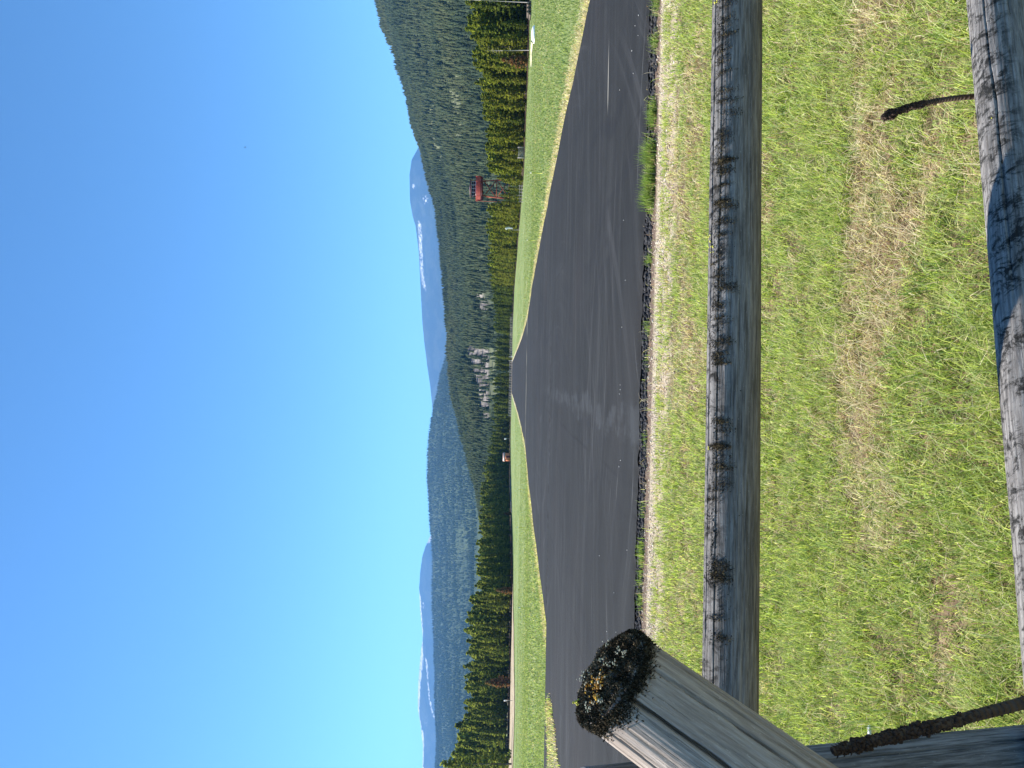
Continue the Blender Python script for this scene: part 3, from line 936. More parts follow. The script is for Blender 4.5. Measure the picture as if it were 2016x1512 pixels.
for sy_, ax_ in ((-1, 'x'), (1, 'x'), (-1, 'y'), (1, 'y')):
    for k in range(4):
        a = -cw + .16 + k * (2 * cw - .32) / 4; b = a + (2 * cw - .32) / 4 - .06
        fr = MB(); gl = MB()
        z0, z1 = dk + 1.256, dk + 2.715
        c0, c1 = sorted((sy_ * (cw - .02), sy_ * (cw - .10)))
        def bx(mb_, p0, p1, q0, q1, g0=c0, g1=c1):
            if ax_ == 'x': mb_.box(p0, p1, g0, g1, q0, q1)
            else: mb_.box(g0, g1, p0, p1, q0, q1)
        bx(fr, a, b, z0, z0 + .22); bx(fr, a, b, z1 - .06, z1)
        bx(fr, a, a + .06, z0 + .222, z1 - .062); bx(fr, b - .06, b, z0 + .222, z1 - .062)
        bx(gl, a + .062, b - .062, z0 + .222, z1 - .062, (c0 + c1) / 2 - .015, (c0 + c1) / 2 + .015)
        w = link('window', fr.mesh('window', M_WHITE), tower)
        link('pane', gl.mesh('pane', M_WHITE if (ax_ == 'y' and sy_ < 0) else M_GLASS), w)
mb = MB()
rw = cw + .42
ap = dk + 3.45
mb.box(-rw, rw, -rw, rw, dk + 2.955, dk + 3.08)
mb.add([(-rw, -rw, dk + 3.083), (rw, -rw, dk + 3.083), (rw, rw, dk + 3.083), (-rw, rw, dk + 3.083), (0, 0, ap)], [(3, 2, 1, 0)], [(0, 1, 4), (1, 2, 4), (2, 3, 4), (3, 0, 4)])
link('roof', mb.mesh('roof', simple_mat('roof sheets', (.16, .10, .10), .6, .4, .2, 2)), tower)
LT, LB = 2.1, 3.1
for sx_ in (-1, 1):
    for sy_ in (-1, 1):
        mb = MB(); mb.beam((sx_ * LB, sy_ * LB, 0), (sx_ * LT, sy_ * LT, dk - .56), .34, .34)
        link('leg', mb.mesh('leg', M_ORANGE), tower)
def legp(sx_, sy_, f): w = LB + (LT - LB) * f; return np.array((sx_ * w, sy_ * w, f * (dk - .56)))
for (a, b) in (((-1, -1), (1, -1)), ((1, -1), (1, 1)), ((1, 1), (-1, 1)), ((-1, 1), (-1, -1))):
    for f0, f1 in ((.30, .62), (.64, .97)):
        mb = MB(); mb.beam(legp(*a, f0), legp(*b, f1), .16, .16); mb.beam(legp(*b, f0), legp(*a, f1) + np.array((0, .17 * (a[1] == b[1]), 0)) + np.array((.17 * (a[0] == b[0]), 0, 0)), .16, .16)
        link('cross_brace', mb.mesh('cross_brace', M_ORANGE), tower)
    for f0 in (.30, .63):
        mb = MB(); mb.beam(legp(*a, f0), legp(*b, f0), .18, .2)
        link('girt', mb.mesh('girt', M_ORANGE), tower)
mb = MB()
for sx_ in (-.35, .35): mb.beam((-hw - .15 + sx_ * 0, -1.2 + sx_, 0), (-hw - .15, -1.2 + sx_, dk), .1, .1)
for k in range(24): mb.beam((-hw - .15, -1.50, .4 + k * .4), (-hw - .15, -.90, .4 + k * .4), .06, .06) if .4 + k * .4 < dk else None
link('ladder', mb.mesh('ladder', M_ORANGE), tower)

# ------------------------------------------------------------------ things at the edge of the airfield
M_YEL = simple_mat('yellow marker paint', (.62, .60, .10), .5, .35, .08, 10)
M_PALE = simple_mat('pale stake top', (.75, .74, .55), .5, .35, .08, 10)
def stake():
    e = empty('marker_stake')
    mb = MB(); mb.tube((0, 0, -.1), (.03, 0, .62), .034, .03, 8)
    link('rod', mb.mesh('rod', M_YEL), e)
    mb = MB(); mb.tube((.03, 0, .622), (.034, 0, .74), .038, .038, 8)
    link('cap', mb.mesh('cap', M_PALE), e)
    return e
ORD = ['nearest', 'second nearest', 'third', 'fourth', 'fifth', 'sixth', 'seventh', 'farthest']
st0 = None
for side, lst in (('right', ((341, 1067, 26), (473, 1053.5, 18), (547, 1041, 12), (587, 1035.5, 10), (620, 1032, 10), (632, 1029.5, 9), (647, 1026, 6), (658, 1023, 5))),
                  ('left', ((1199, 1047.5, 28), (1039, 1035.5, 19), (964, 1029.5, 13), (917, 1028, 11), (888, 1025.5, 8), (868, 1021, 7), (849, 1018.5, 6), (838, 1016.5, 5)))):
    for i, (py, v, hp) in enumerate(lst):
        d = gdist(py, v)
        e = stake() if st0 is None else copy_tree(st0)
        st0 = st0 or e
        e.location = gpt(py, v, d)
        s_ = hp / F * d / .74
        e.scale = (1, 1, s_)
        e.rotation_euler = (0, rnd.uniform(-.02, .04), 0)
        w = ORD[i] + (' of the eight' if 1 < i < 7 else '')
        tag(e, w + ' yellow marker stakes in the grass on the ' + side + ' of the airstrip' if 1 < i < 7 else w + ' yellow marker stake in the grass on the ' + side + ' of the airstrip', 'marker stake', 'yellow marker stakes')

# limp white windsock on its pole
d = 212.0
b = gpt(453, 1022, d)
e = empty('windsock', b)
h = (1022 - 993) / F * d
mb = MB(); mb.tube((0, 0, 0), (0, 0, h), .05, .04, 8)
link('pole', mb.mesh('pole', simple_mat('grey pole', (.35, .34, .3), .6)), e)
mb = MB()
prev = None
for k in range(7):
    t = k / 6
    c = (.12 + .75 * min(t * 1.6, .6) * (1 - .5 * t) + .1, 0, h - .05 - 1.9 * t ** 1.15)
    r = .34 - .16 * t
    if prev: mb.tube(prev[0], c, prev[1], r, 10)
    prev = (c, r)
link('sock', mb.mesh('sock', M_WHITE, smooth=True), e)
mb = MB(); mb.tube((0, 0, h - .06), (.25, 0, h - .06), .02, .02, 6)
link('bracket', mb.mesh('bracket', M_WHITE), e)
tag(e, 'limp white windsock on a thin pole before the right wood', 'windsock')

M_GREYW = simple_mat('weathered grey boards', (.36, .33, .30), .9, .1, .25, 3)
# slatted wooden gate in front of the right wood
d = gdist(300, 1034) ; b = gpt(301, 1034, d)
e = empty('field_gate', b, .1)
for sx_ in (-1.1, 1.1):
    mb = MB(); mb.box(sx_ - .09, sx_ + .09, -.09, .09, 0, 1.55); link('post', mb.mesh('post', M_GREYW), e)
mb = MB()
for k in range(5): mb.box(-1.0, 1.0, -.03, .03, .2 + k * .27, .36 + k * .27)
link('slat_panel', mb.mesh('slat_panel', M_GREYW), e)
mb = MB(); mb.beam((-.95, -.06, .2), (.95, -.06, 1.4), .1, .05); link('brace', mb.mesh('brace', M_GREYW), e)
tag(e, 'grey slatted wooden gate against the right wood', 'gate')
# short corral fence below the lookout
d = gdist(382, 1030) ; b = gpt(382, 1030, d)
e = empty('corral_fence', b, .15)
for k in range(6):
    mb = MB(); x_ = -1.9 + k * .76; mb.tube((x_, 0, 0), (x_ + rnd.uniform(-.05, .05), 0, 1.0 + rnd.uniform(-.1, .25)), .09, .08, 8)
    link('post', mb.mesh('post', M_GREYW), e)
for z_ in (.4, .8):
    mb = MB(); mb.tube((-2.1, -.12, z_), (2.1, -.12, z_ + .03), .05, .05, 7)
    link('rail', mb.mesh('rail', M_GREYW), e)
tag(e, 'short pale post fence in shade below the lookout tower', 'fence')

# old snow bank at the wood edge
def snow_mesh(L, w, h, seed):
    v, q, t = blob(seed, 10, 20, 1.0, .10)
    v = v.copy(); v[:, 2] = np.maximum(v[:, 2], -.15)
    return make_mesh('snow_bank', v * np.array([L, w, h]), q, t, [simple_mat('old snow', (.86, .87, .90), .6, .3, .05, 3)], smooth=True)
d = gdist(70, 1053); o = link('snow_bank', snow_mesh(.95, .5, .38, 1), None, gpt(70, 1053, d))
tag(o, 'small white snow bank at the edge of the right wood', 'snow bank')
# pale log lying further along
def lying_log(name, py0, v0, py1, v1, r, mat, label):
    a, b = gpt(py0, v0), gpt(py1, v1)
    a[2] += r; b[2] += r
    mb = MB(); mb.tube(a, (a + b) / 2 + np.array([0, 0, .05]), r, r * .9, 10); mb.tube((a + b) / 2 + np.array([0, 0, .05]), b, r * .9, r * .6, 10)
    o = link(name, mb.mesh(name, mat))
    return tag(o, label, 'log')
lying_log('fallen_log', 84, 1050, 132, 1047.5, .16, simple_mat('yellowed log', (.55, .50, .33), .9, .1, .2, 2), 'long yellowed log lying in the grass beside the snow bank')
lying_log('fallen_log', 985, 1007.5, 1010, 1008.5, .26, M_DEADWOOD, 'bleached log lying at the foot of the dark left wood')
lying_log('fallen_log', 943, 1005.5, 986, 1006.5, .22, M_DEADWOOD, 'straight pale log at the field edge nearer the shed')
# low dark log deck at far right
d = gdist(24, 1046); b = gpt(24, 1046, d)
e = empty('log_pile', b)
for k, (x_, z_) in enumerate(((-.9, .2), (-.3, .2), (.3, .2), (.9, .2), (-.6, .52), (0, .52), (.6, .52))):
    mb = MB(); mb.tube((x_, -1.0, z_), (x_ + .05, 1.0, z_), .2, .18, 9); link('log', mb.mesh('log', M_BARK), e)
tag(e, 'low dark log pile at the edge of the right wood', 'log pile')

# orange shed far off
d = 405.0; b = gpt(900, 1003, d); b[2] = P(1001.5, 900, d)[2]
e = empty('shed', b, .25)
M_SH = simple_mat('rusty orange boards', (.62, .22, .11), .8, .2, .2, 1)
mb = MB(); mb.box(-1.9, 1.9, -1.4, 1.4, -.8, 2.0); link('wall', mb.mesh('wall', M_SH), e)
mb = MB(); mb.add([(-2.2, -1.7, 1.95), (2.2, -1.7, 1.95), (2.2, 1.7, 1.95), (-2.2, 1.7, 1.95), (-2.2, 0, 3.1), (2.2, 0, 3.1)], [(0, 1, 5, 4), (2, 3, 4, 5), (3, 2, 1, 0)], [(0, 4, 3), (1, 2, 5)])
link('roof', mb.mesh('roof', simple_mat('tin roof', (.55, .38, .32), .4, .5, .15, 1)), e)
mb = MB(); mb.box(-.5, .5, -1.46, -1.402, -.8, 1.3); link('door', mb.mesh('door', M_DRED), e)
tag(e, 'small rusty orange shed half hidden at the far wood', 'shed')
# white signs
def white_sign(py, v0, v1, d, w, label):
    b = gpt(py, 1000, d); b[2] = min(b[2], P(v1 + 4, py, d)[2])
    t1, t0 = P(v0, py, d)[2] - b[2], P(v1, py, d)[2] - b[2]
    e = empty('white_sign', b)
    mb = MB(); mb.box(-.05, .05, .032, .12, -.2, t1 - .05); link('post', mb.mesh('post', M_GREYW), e)
    mb = MB(); mb.box(-w / 2, w / 2, -.03, .03, t0, t1); link('panel', mb.mesh('panel', M_WHITE), e)
    tag(e, label, 'sign')
white_sign(864, 993, 997, 395, .8, 'small white panel on a post beside the far wood')
white_sign(1382, 992, 999, 200, .34, 'slim white post sign in front of the left wood')

# far buck and rail fence
M_FENCE = simple_mat('silver grey poles', (.50, .46, .42), .9, .1, .2, 1)
def far_fence(x0, x1, y0, y1, label):
    L = math.hypot(x1 - x0, y1 - y0); n = int(L / 1.35)
    e = empty('buck_fence', (x0, y0, float(prof(y0)) - .1), math.atan2(y1 - y0, x1 - x0))
    me = None
    for k in range(n + 1):
        if me is None:
            mb = MB(); mb.tube((-.45, -.25, 0), (.45, .1, 1.75), .085, .075, 6); mb.tube((.40, .25, 0), (-.3, -.1, 1.6), .08, .07, 6)
            me = mb.mesh('buck', M_FENCE)
        link('buck', me, e, (k * L / n, 0, 0))
    for z_ in (.45, .95, 1.5):
        mb = MB()
        for k in range(0, n, 3): mb.tube((k * L / n - .1, -.16, z_ + rnd.uniform(-.04, .04)), (min(n, k + 3) * L / n + .1, -.16, z_ + rnd.uniform(-.04, .04)), .07, .055, 6)
        link('rail', mb.mesh('rail', M_FENCE), e)
    tag(e, label, 'fence', 'far buck fences')
far_fence(11.5, 51, 424, 418, 'far pale zigzag log fence at right of the runway end')
far_fence(-22, 7.5, 424, 426, 'far pale zigzag log fence across and left of the runway end')
for x_, lb in ((8.4, 'left white gate post at the far runway end'), (10.6, 'right white gate post at the far runway end')):
    mb = MB(); mb.tube((0, 0, 0), (0, 0, 1.9), .16, .15, 8); mb.tube((0, 0, 1.9), (0, 0, 2.0), .2, .12, 8)
    o = link('gate_post', mb.mesh('gate_post', M_WHITE), None, (x_, 425.5, float(prof(425)) - .1)); tag(o, lb, 'post')

# a bird high over the wood
bp = P(483, 290, 90)
mb = MB()
v, q, t = blob(9, 6, 8, 1.0, .02)
mb.add(v * np.array([.20, .07, .07]), q, t)
mb.add(np.array([(.16, 0, 0.02), (.30, .015, 0.01), (.30, -.015, 0.01), (.17, 0, -.03)]), None, [(0, 1, 2), (1, 0, 3), (2, 1, 3), (0, 2, 3)])
mb.add(np.array([(-.16, 0, 0), (-.34, .08, .01), (-.34, -.08, .01), (-.2, 0, .03)]), None, [(0, 1, 2), (0, 3, 1), (0, 2, 3), (1, 3, 2)])
e = empty('bird', bp, .5)
M_BIRD = simple_mat('dark feathers', (.03, .028, .03), .8)
link('body', mb.mesh('body', M_BIRD, smooth=True), e)
for s_ in (-1, 1):
    w = MB()
    w.add([(.10, s_ * .05, .02), (-.08, s_ * .05, .02), (-.02, s_ * .28, .16), (.12, s_ * .26, .17), (-.12, s_ * .52, .10), (.02, s_ * .02, .05), (0, s_ * .27, .185)],
          [(0, 1, 2, 3)], [(3, 2, 4), (5, 6, 1), (5, 0, 6), (6, 4, 2), (6, 3, 4), (1, 6, 2), (0, 3, 6)])
    link('wing', w.mesh('wing', M_BIRD), e)
e.rotation_euler = (.5, -.3, 2.2); e.scale = (.45, .45, .45)
tag(e, 'tiny dark bird gliding in the blue sky', 'bird')

# ------------------------------------------------------------------ the log fence
def wood_mat(name, light, dark, brown=0.0, moss=0.0, seed=0.0):
    """weathered wood; object z runs along the log, object x points up"""
    m, nt, out = new_mat(name)
    ob = nd(nt, 'ShaderNodeVectorMath', {0: obj_node(nt), 1: (seed, seed * 1.7, seed * .3)}, operation='ADD').outputs[0]
    raw = nd(nt, 'ShaderNodeSeparateXYZ', {0: obj_node(nt)})
    fib = nz(nt, ob, 1.0, 6, .72, (150, 150, 9))
    big = nz(nt, ob, 1.0, 5, .65, (30, 30, 5), .6)
    lines = ramp(nt, nz(nt, ob, 1.0, 4, .65, (230, 230, 7)), .55, .66)
    wide = ramp(nt, nz(nt, ob, 1.0, 3, .6, (60, 60, 1.6)), .60, .68)
    c = mixc(nt, ramp(nt, fib, .34, .66), dark, light)
    c = mixc(nt, mth(nt, 'MULTIPLY', ramp(nt, big, .45, .68), .5), c, tuple(x * .62 for x in dark))
    c = mixc(nt, mth(nt, 'MULTIPLY', lines, .5), c, tuple(x * .35 for x in dark))
    c = mixc(nt, mth(nt, 'MULTIPLY', wide, .35), c, tuple(x * .4 for x in dark))
    spk = ramp(nt, nz(nt, ob, 1.0, 3, .7, (320, 320, 120)), .62, .72)
    c = mixc(nt, mth(nt, 'MULTIPLY', spk, .35), c, tuple(min(.8, x * 1.7) for x in light))
    if brown:
        b = ramp(nt, nz(nt, ob, 1.0, 3, .5, (5, 5, 2.2)), .45, .68)
        c = mixc(nt, mth(nt, 'MULTIPLY', b, brown), c, (.30, .20, .12))
    if moss:
        top = ramp(nt, raw.outputs[0], .012, .055)
        pt = ramp(nt, nz(nt, ob, 1.0, 7, .78, (24, 24, 34), .5), .47, .60)
        c = mixc(nt, mth(nt, 'MULTIPLY', mth(nt, 'MULTIPLY', top, pt), moss), c, (.018, .017, .015))
        lich = ramp(nt, nz(nt, ob, 1.0, 4, .6, (60, 60, 40)), .68, .74)
        c = mixc(nt, mth(nt, 'MULTIPLY', mth(nt, 'MULTIPLY', top, lich), .5), c, (.42, .44, .40))
    hgt = mth(nt, 'ADD', fib, mth(nt, 'MULTIPLY', lines, -.8))
    principled(nt, out, c, .88, .2, hgt, .55, .0035)
    return m

def log_frame(a, b, up=None):
    z = (b - a) / np.linalg.norm(b - a)
    up = np.array([0, 0, 1.0]) if up is None else up
    x = up - z * np.dot(up, z); x /= np.linalg.norm(x)
    y = np.cross(z, x)
    return x, y, z

def log(name, a, b, ra, rb, mat, parent, cracks=(), seed=0, up=None, nth=280, step=.008, endn=None, lump=.02, cap_dome=0.0):
    """a round timber with grain, knots and open checks; local x is up, z runs from a to b"""
    a, b = np.asarray(a, float), np.asarray(b, float)
    L = np.linalg.norm(b - a)
    X_, Y_, Z_ = log_frame(a, b, up)
    ns = max(12, int(L / step))
    th = np.arange(nth) * 2 * math.pi / nth
    ss = np.linspace(0, L, ns)
    TH, S = np.meshgrid(th, ss)
    R = ra + (rb - ra) * S / L
    cx_, sx2 = np.cos(TH), np.sin(TH)
    R = R * (1 + lump * fbm(cx_ * 1.2 + 5, sx2 * 1.2, S * 1.3, o=3, seed=seed) + .006 * fbm(cx_ * 5, sx2 * 5, S * 9, o=3, seed=seed + 3))
    R = R + .0011 * fbm(cx_ * 14, sx2 * 14, S * 2.0, o=3, seed=seed + 5)
    for (t0, s0, s1, wd, dp) in cracks:
        c_ = t0 + .10 * fbm(S * 1.7, 0 * S + t0, o=3, seed=seed + 9) + .02 * fbm(S * 18, 0 * S, o=2, seed=seed + 10)
        dl_ = (TH - c_ + math.pi) % (2 * math.pi) - math.pi
        env = sstep(s0, s0 + .12, S) * (1 - sstep(s1 - .12, s1, S)) * (.75 + .4 * fbm(S * 4, 0 * S + 2, o=2, seed=seed + 12))
        R = R - dp * np.clip(env, 0, 1.2) * np.clip(1 - np.abs(dl_) / wd, 0, 1) ** .6
    Z = S.copy()
    if endn is not None:      # slanted cut at the b end
        n_ = np.array([np.dot(endn, X_), np.dot(endn, Y_), np.dot(endn, Z_)])
        cut = -(n_[0] * R * cx_ + n_[1] * R * sx2) / n_[2]
        Z = S * (L + cut) / L
    v = np.stack([R * cx_, R * sx2, Z], -1)
    idx = np.arange(ns * nth).reshape(ns, nth)
    idw = np.concatenate([idx, idx[:, :1]], 1)
    q = grid_quads(idw)
    V = [v.reshape(-1, 3)]; Q = [q]; T = []
    n = ns * nth
    for e_, ring in ((0, idx[0]), (1, idx[-1])):       # end grain: rings towards the centre
        last = ring
        rim = v[0 if e_ == 0 else -1]
        cen = rim.mean(0)
        for f in (.8, .6, .4, .2):
            rv = cen + (rim - cen) * f
            rv[:, 2] += .003 * fbm(rv[:, 0] * 60, rv[:, 1] * 60, seed=seed + 20) + (cap_dome * (1 - f * f) if e_ else 0)
            V.append(rv); cur = np.arange(n, n + nth); n += nth
            a4 = np.stack([last, np.roll(last, -1), np.roll(cur, -1), cur], 1)
            Q.append(a4 if e_ else a4[:, ::-1]); last = cur
        V.append(cen[None] + np.array([[0, 0, cap_dome if e_ else 0]])); T_ = np.stack([last, np.roll(last, -1), np.full(nth, n)], 1); n += 1
        T.append(T_ if e_ else T_[:, ::-1])
    me = make_mesh(name, np.concatenate(V), np.concatenate(Q), np.concatenate(T), [mat], smooth=True)
    o = link(name, me, parent)
    M = Matrix(((X_[0], Y_[0], Z_[0], a[0]), (X_[1], Y_[1], Z_[1], a[1]), (X_[2], Y_[2], Z_[2], a[2]), (0, 0, 0, 1)))
    o.matrix_world = M
    return o, (X_, Y_, Z_, a, L)

fence = empty('rail_fence', (0, 0, 0))
tag(fence, 'weathered grey log rail fence with mossy leaning posts in front', 'fence')
M_RAIL = wood_mat('weathered rail', (.29, .27, .25), (.115, .104, .094), 0, .97, 1.0)
M_RAIL2 = wood_mat('weathered lower rail', (.33, .31, .29), (.14, .128, .118), 0, .97, 6.0)
M_POST = wood_mat('barkless post', (.45, .385, .335), (.27, .22, .185), .32, 0, 11.0)
M_POST2 = wood_mat('shaded post', (.25, .25, .26), (.085, .085, .09), 0, .8, 17.0)  # darker wood tone and moss stain stand in for shade on this leg

def ext(p, q, f0, f1): return p + (q - p) * f0, p + (q - p) * f1
pr_, pl_ = P(1451.5, 0, 1.93), P(1437, 1400, 1.70)
ra_, la_ = ext(pr_, pl_, -1.3, 1.22)
CR = 1.0
rail1, fr1 = log('rail', ra_, la_, .060, .0612, M_RAIL, fence,
    [(.62, .3, 4.6, .028, .016), (1.02, 1.1, 3.9, .03, .008), (-.25, .5, 4.4, .035, .010), (-.7, 1.2, 4.5, .03, .009), (1.6, 1.0, 3.6, .02, .003), (.15, 1.6, 4.2, .025, .006)], seed=500, step=.006)
p2r, p2l = P(1968, 0, 1.95), P(2107, 1200, 1.31)
ra2, la2 = ext(p2r, p2l, -1.6, 1.25)
rail2, fr2 = log('rail', ra2, la2, .0645, .077, M_RAIL2, fence,
    [(.9, .4, 3.0, .028, .010), (.35, .8, 3.2, .03, .007), (-.5, .6, 3.4, .03, .008), (1.4, .9, 3.0, .03, .006)], seed=520, step=.006)
# leaning leg with the mossy sawn top
at, ab = P(1199, 1331, 1.12), P(1632, 1642, 0.98)
dirA = (ab - at) / np.linalg.norm(ab - at)
foot = at + dirA * (at[2] + .06) / -dirA[2]
view = (at - CAM) / np.linalg.norm(at - CAM)
nA = -dirA * .85 - view * .43; nA /= np.linalg.norm(nA)
legA, frA = log('leg', foot, at, .086, .0745, M_POST, fence,
    [(t0, .2, 2.6, w_, d_) for t0, w_, d_ in ((-.12 + math.pi, .042, .034), (.62 + math.pi, .032, .022), (-.95 + math.pi, .03, .012), (.2, .03, .01), (1.15 + math.pi, .03, .014))],
    seed=540, up=view, endn=nA, step=.006, cap_dome=.003)
# second leg crossing behind it
bt, bb = P(1158, 1612, 1.15), P(2016, 1522, 1.31)
dB = (bb - bt) / np.linalg.norm(bb - bt)
footB = bt + dB * (bt[2] + .06) / -dB[2]
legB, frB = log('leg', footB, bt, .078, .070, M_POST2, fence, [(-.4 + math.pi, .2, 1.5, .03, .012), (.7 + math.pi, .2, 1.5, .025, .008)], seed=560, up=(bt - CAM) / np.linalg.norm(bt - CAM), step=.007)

# moss growing on the rails (each clump a tuft of dark strands)
def moss_clump(parent, fr, r, s0, th0, n, seed, spread_s=.018, spread_t=.20, L0=.003, L1=.009, front=np.array([0, -1.0, 0]), pale=.12, front_w=.45):
    rs = np.random.RandomState(seed)
    X_, Y_, Z_, a, L = fr
    n = int(n * rs.uniform(.5, 2.4)); spread_s = spread_s * rs.uniform(.6, 1.5)
    k_ = 3
    cen = rs.normal(0, spread_s, k_); wd_ = rs.uniform(.25, .6, k_) * spread_s * .6
    pk = rs.randint(0, k_, n)
    s = s0 + cen[pk] + rs.normal(0, 1, n) * wd_[pk]; th0 = th0 + rs.normal(0, .10, k_)[pk]; th = th0 + np.clip(rs.normal(0, spread_t, n), -2 * spread_t, 2 * spread_t)
    rad = np.cos(th)[:, None] * X_ + np.sin(th)[:, None] * Y_
    base = a + Z_ * s[:, None] + rad * (r - .001)
    d1 = rad * .8 + rs.normal(0, .35, (n, 3)); d1 /= np.linalg.norm(d1, axis=1, keepdims=True)
    d2 = rad * .25 + front * front_w + np.array([0, 0, -.55]) + rs.normal(0, .4, (n, 3)); d2 /= np.linalg.norm(d2, axis=1, keepdims=True)
    v, q, t = strands(base, d1, d2, rs.uniform(L0, L1, n), rs.uniform(.0009, .0020, n), seed)
    c = np.array([(.035, .030, .022), (.055, .046, .030), (.020, .018, .015), (.085, .070, .042)])[rs.randint(0, 4, n)]
    pl = rs.uniform(0, 1, n) < pale
    c[pl] = np.array([.14, .115, .055])
    me = make_mesh('moss_clump', v, q, t, [M_MOSS], np.repeat(c, 5, 0))
    o = link('moss_clump', me, parent)
    o.matrix_parent_inverse = parent.matrix_world.inverted()
    return o
bpy.context.view_layer.update()
def s_at(fr, py, p_r, p_l, py_r, py_l):
    p = p_r + (p_l - p_r) * (py - py_r) / (py_l - py_r)
    return float(np.dot(p - fr[3], fr[2]))
sgn = 1.0 if np.dot(fr1[1], np.array([0, -1.0, 0])) > 0 else -1.0
for i, (py, n_, th, ss_) in enumerate(((28, 260, .75, .022), (70, 420, .8, .03), (128, 420, .75, .03), (183, 380, .7, .025), (238, 420, .8, .022), (275, 520, .85, .028), (330, 300, .6, .02), (372, 520, .8, .026), (405, 380, .75, .02), (452, 520, .75, .026), (500, 520, .75, .024),
                                      (560, 300, .55, .02), (600, 560, .8, .02), (640, 480, .95, .022), (700, 200, .5, .02), (758, 320, .6, .02), (880, 420, .85, .022), (918, 560, .8, .016), (950, 620, .95, .02), (975, 520, .9, .016), (1010, 200, .6, .014), (1150, 260, .8, .012), (1178, 520, .8, .022), (1252, 160, .7, .012))):
    moss_clump(rail1, fr1, .0605, s_at(fr1, py, pr_, pl_, 0, 1400), sgn * (th * .55 + .40), n_, 600 + i, ss_)
sgn2 = 1.0 if np.dot(fr2[1], np.array([0, -1.0, 0])) > 0 else -1.0
for i, (py, n_, th, ss_) in enumerate(((20, 160, .7, .02), (62, 300, .8, .02), (100, 300, .75, .02), (145, 420, .8, .025), (188, 200, .6, .02), (300, 420, .8, .025), (350, 520, .85, .022), (410, 480, .7, .02), (455, 420, .75, .02), (545, 380, .8, .02), (600, 520, .95, .02), (735, 600, .6, .02), (840, 300, .7, .015), (905, 320, .7, .015))):
    moss_clump(rail2, fr2, .0685, s_at(fr2, py, p2r, p2l, 0, 1200), sgn2 * (th * .55 + .40), n_, 640 + i, ss_ * .8, L0=.003, L1=.009)

def moss_crust(parent, fr, r, n, s0, s1, th0, sp, seed):
    rs = np.random.RandomState(seed)
    s = rs.uniform(s0, s1, n * 4); th = th0 + rs.normal(0, sp, n * 4)
    m_ = fbm(s * 16, th * 3.2, o=4, seed=seed + 1) + .35 * fbm(s * 60, th * 9, o=2, seed=seed + 2)
    k = np.where(m_ > .16)[0][:n]
    s, th = s[k], th[k]
    X_, Y_, Z_, a, L = fr
    rad = np.cos(th)[:, None] * X_ + np.sin(th)[:, None] * Y_
    d1 = rad * .5 + rs.normal(0, .6, (len(k), 3)); d1 /= np.linalg.norm(d1, axis=1, keepdims=True)
    v, q, t = strands(a + Z_ * s[:, None] + rad * (r - .0005), d1, d1, rs.uniform(.0015, .0048, len(k)), rs.uniform(.0012, .0030, len(k)), seed)
    c = np.array([(.040, .036, .028), (.022, .020, .017), (.075, .066, .050), (.16, .15, .125), (.055, .047, .030)])[rs.choice(5, len(k), p=(.3, .3, .2, .08, .12))]
    o = link('moss_crust', make_mesh('moss_crust', v, q, t, [M_MOSS], np.repeat(c, 5, 0)), parent)
    o.matrix_parent_inverse = parent.matrix_world.inverted()
moss_crust(rail1, fr1, .0605, 9000, .9, 3.9, sgn * .62, .30, 660)
moss_crust(rail2, fr2, .0685, 9000, .6, 3.6, sgn2 * .75, .42, 670)

# yellow lichen specks on the rails
def lichen(parent, pts, r, n, seed, cols, name='lichen', jit=1.6):
    rs = np.random.RandomState(seed)
    V, Q, T, C, k = [], [], [], [], 0
    for p in pts:
        for j in range(n):
            v, q, t = blob(rs.randint(1e6), 4, 6, 1.0, .45)
            s_ = r * rs.uniform(.35, 1.0)
            v = v * s_ * np.array([1, 1, .7]) + p + rs.normal(0, r * jit, 3)
            V.append(v); Q.append(q + k); T.append(t + k); k += len(v)
            C.append(np.tile(np.array(cols[rs.randint(len(cols))]) * rs.uniform(.8, 1.15), (len(v), 1)))
    me = make_mesh(name, np.concatenate(V), np.concatenate(Q), np.concatenate(T), [M_STONE], np.concatenate(C))
    o = link(name, me, parent); o.matrix_parent_inverse = parent.matrix_world.inverted()
    return o
YL = ((.55, .52, .08), (.62, .60, .16), (.45, .42, .07))
def on_rail(fr, r, s, th): return fr[3] + fr[2] * s + (math.cos(th) * fr[0] + math.sin(th) * fr[1]) * r
pts = [on_rail(fr1, .0625, s_at(fr1, py, pr_, pl_, 0, 1400), sgn * t) for py, t in ((516, .0), (516.5, .22), (535, .35), (541, .3), (921, .25), (26, .42), (27, .5))]
tag(lichen(rail1, pts, .0028, 4, 700, YL), 'bright yellow lichen')
pts = [on_rail(fr2, .0695, s_at(fr2, py, p2r, p2l, 0, 1200), sgn2 * t) for py, t in ((354, .45), (1090, .3))]
tag(lichen(rail2, pts, .0028, 3, 701, YL), 'bright yellow lichen')

# moss cushion over the sawn top of the leaning leg
X_, Y_, Z_, a_, L_ = frA
rs = np.random.RandomState(77)
n_ = 13000
e1 = np.cross(nA, np.array([0, 0, 1.0])); e1 /= np.linalg.norm(e1); e2 = np.cross(nA, e1)
cosn = float(np.dot(nA, Z_))
rr = np.sqrt(rs.uniform(0, 1, n_)) * .074; aa = rs.uniform(0, 2 * math.pi, n_)
loc = rr[:, None] * (np.cos(aa)[:, None] * X_ + np.sin(aa)[:, None] * Y_)
hgt = -(loc @ nA) / cosn
base = at + loc + Z_ * hgt[:, None] + Z_ * (.010 * (1 - (rr / .074) ** 2))[:, None]
lumps = fbm(loc @ e1 * 75, loc @ e2 * 75, seed=78)
base = base + nA * (.010 * np.clip(lumps, 0, 1))[:, None]
d1 = nA * .8 + rs.normal(0, .5, (n_, 3)); d1 /= np.linalg.norm(d1, axis=1, keepdims=True)
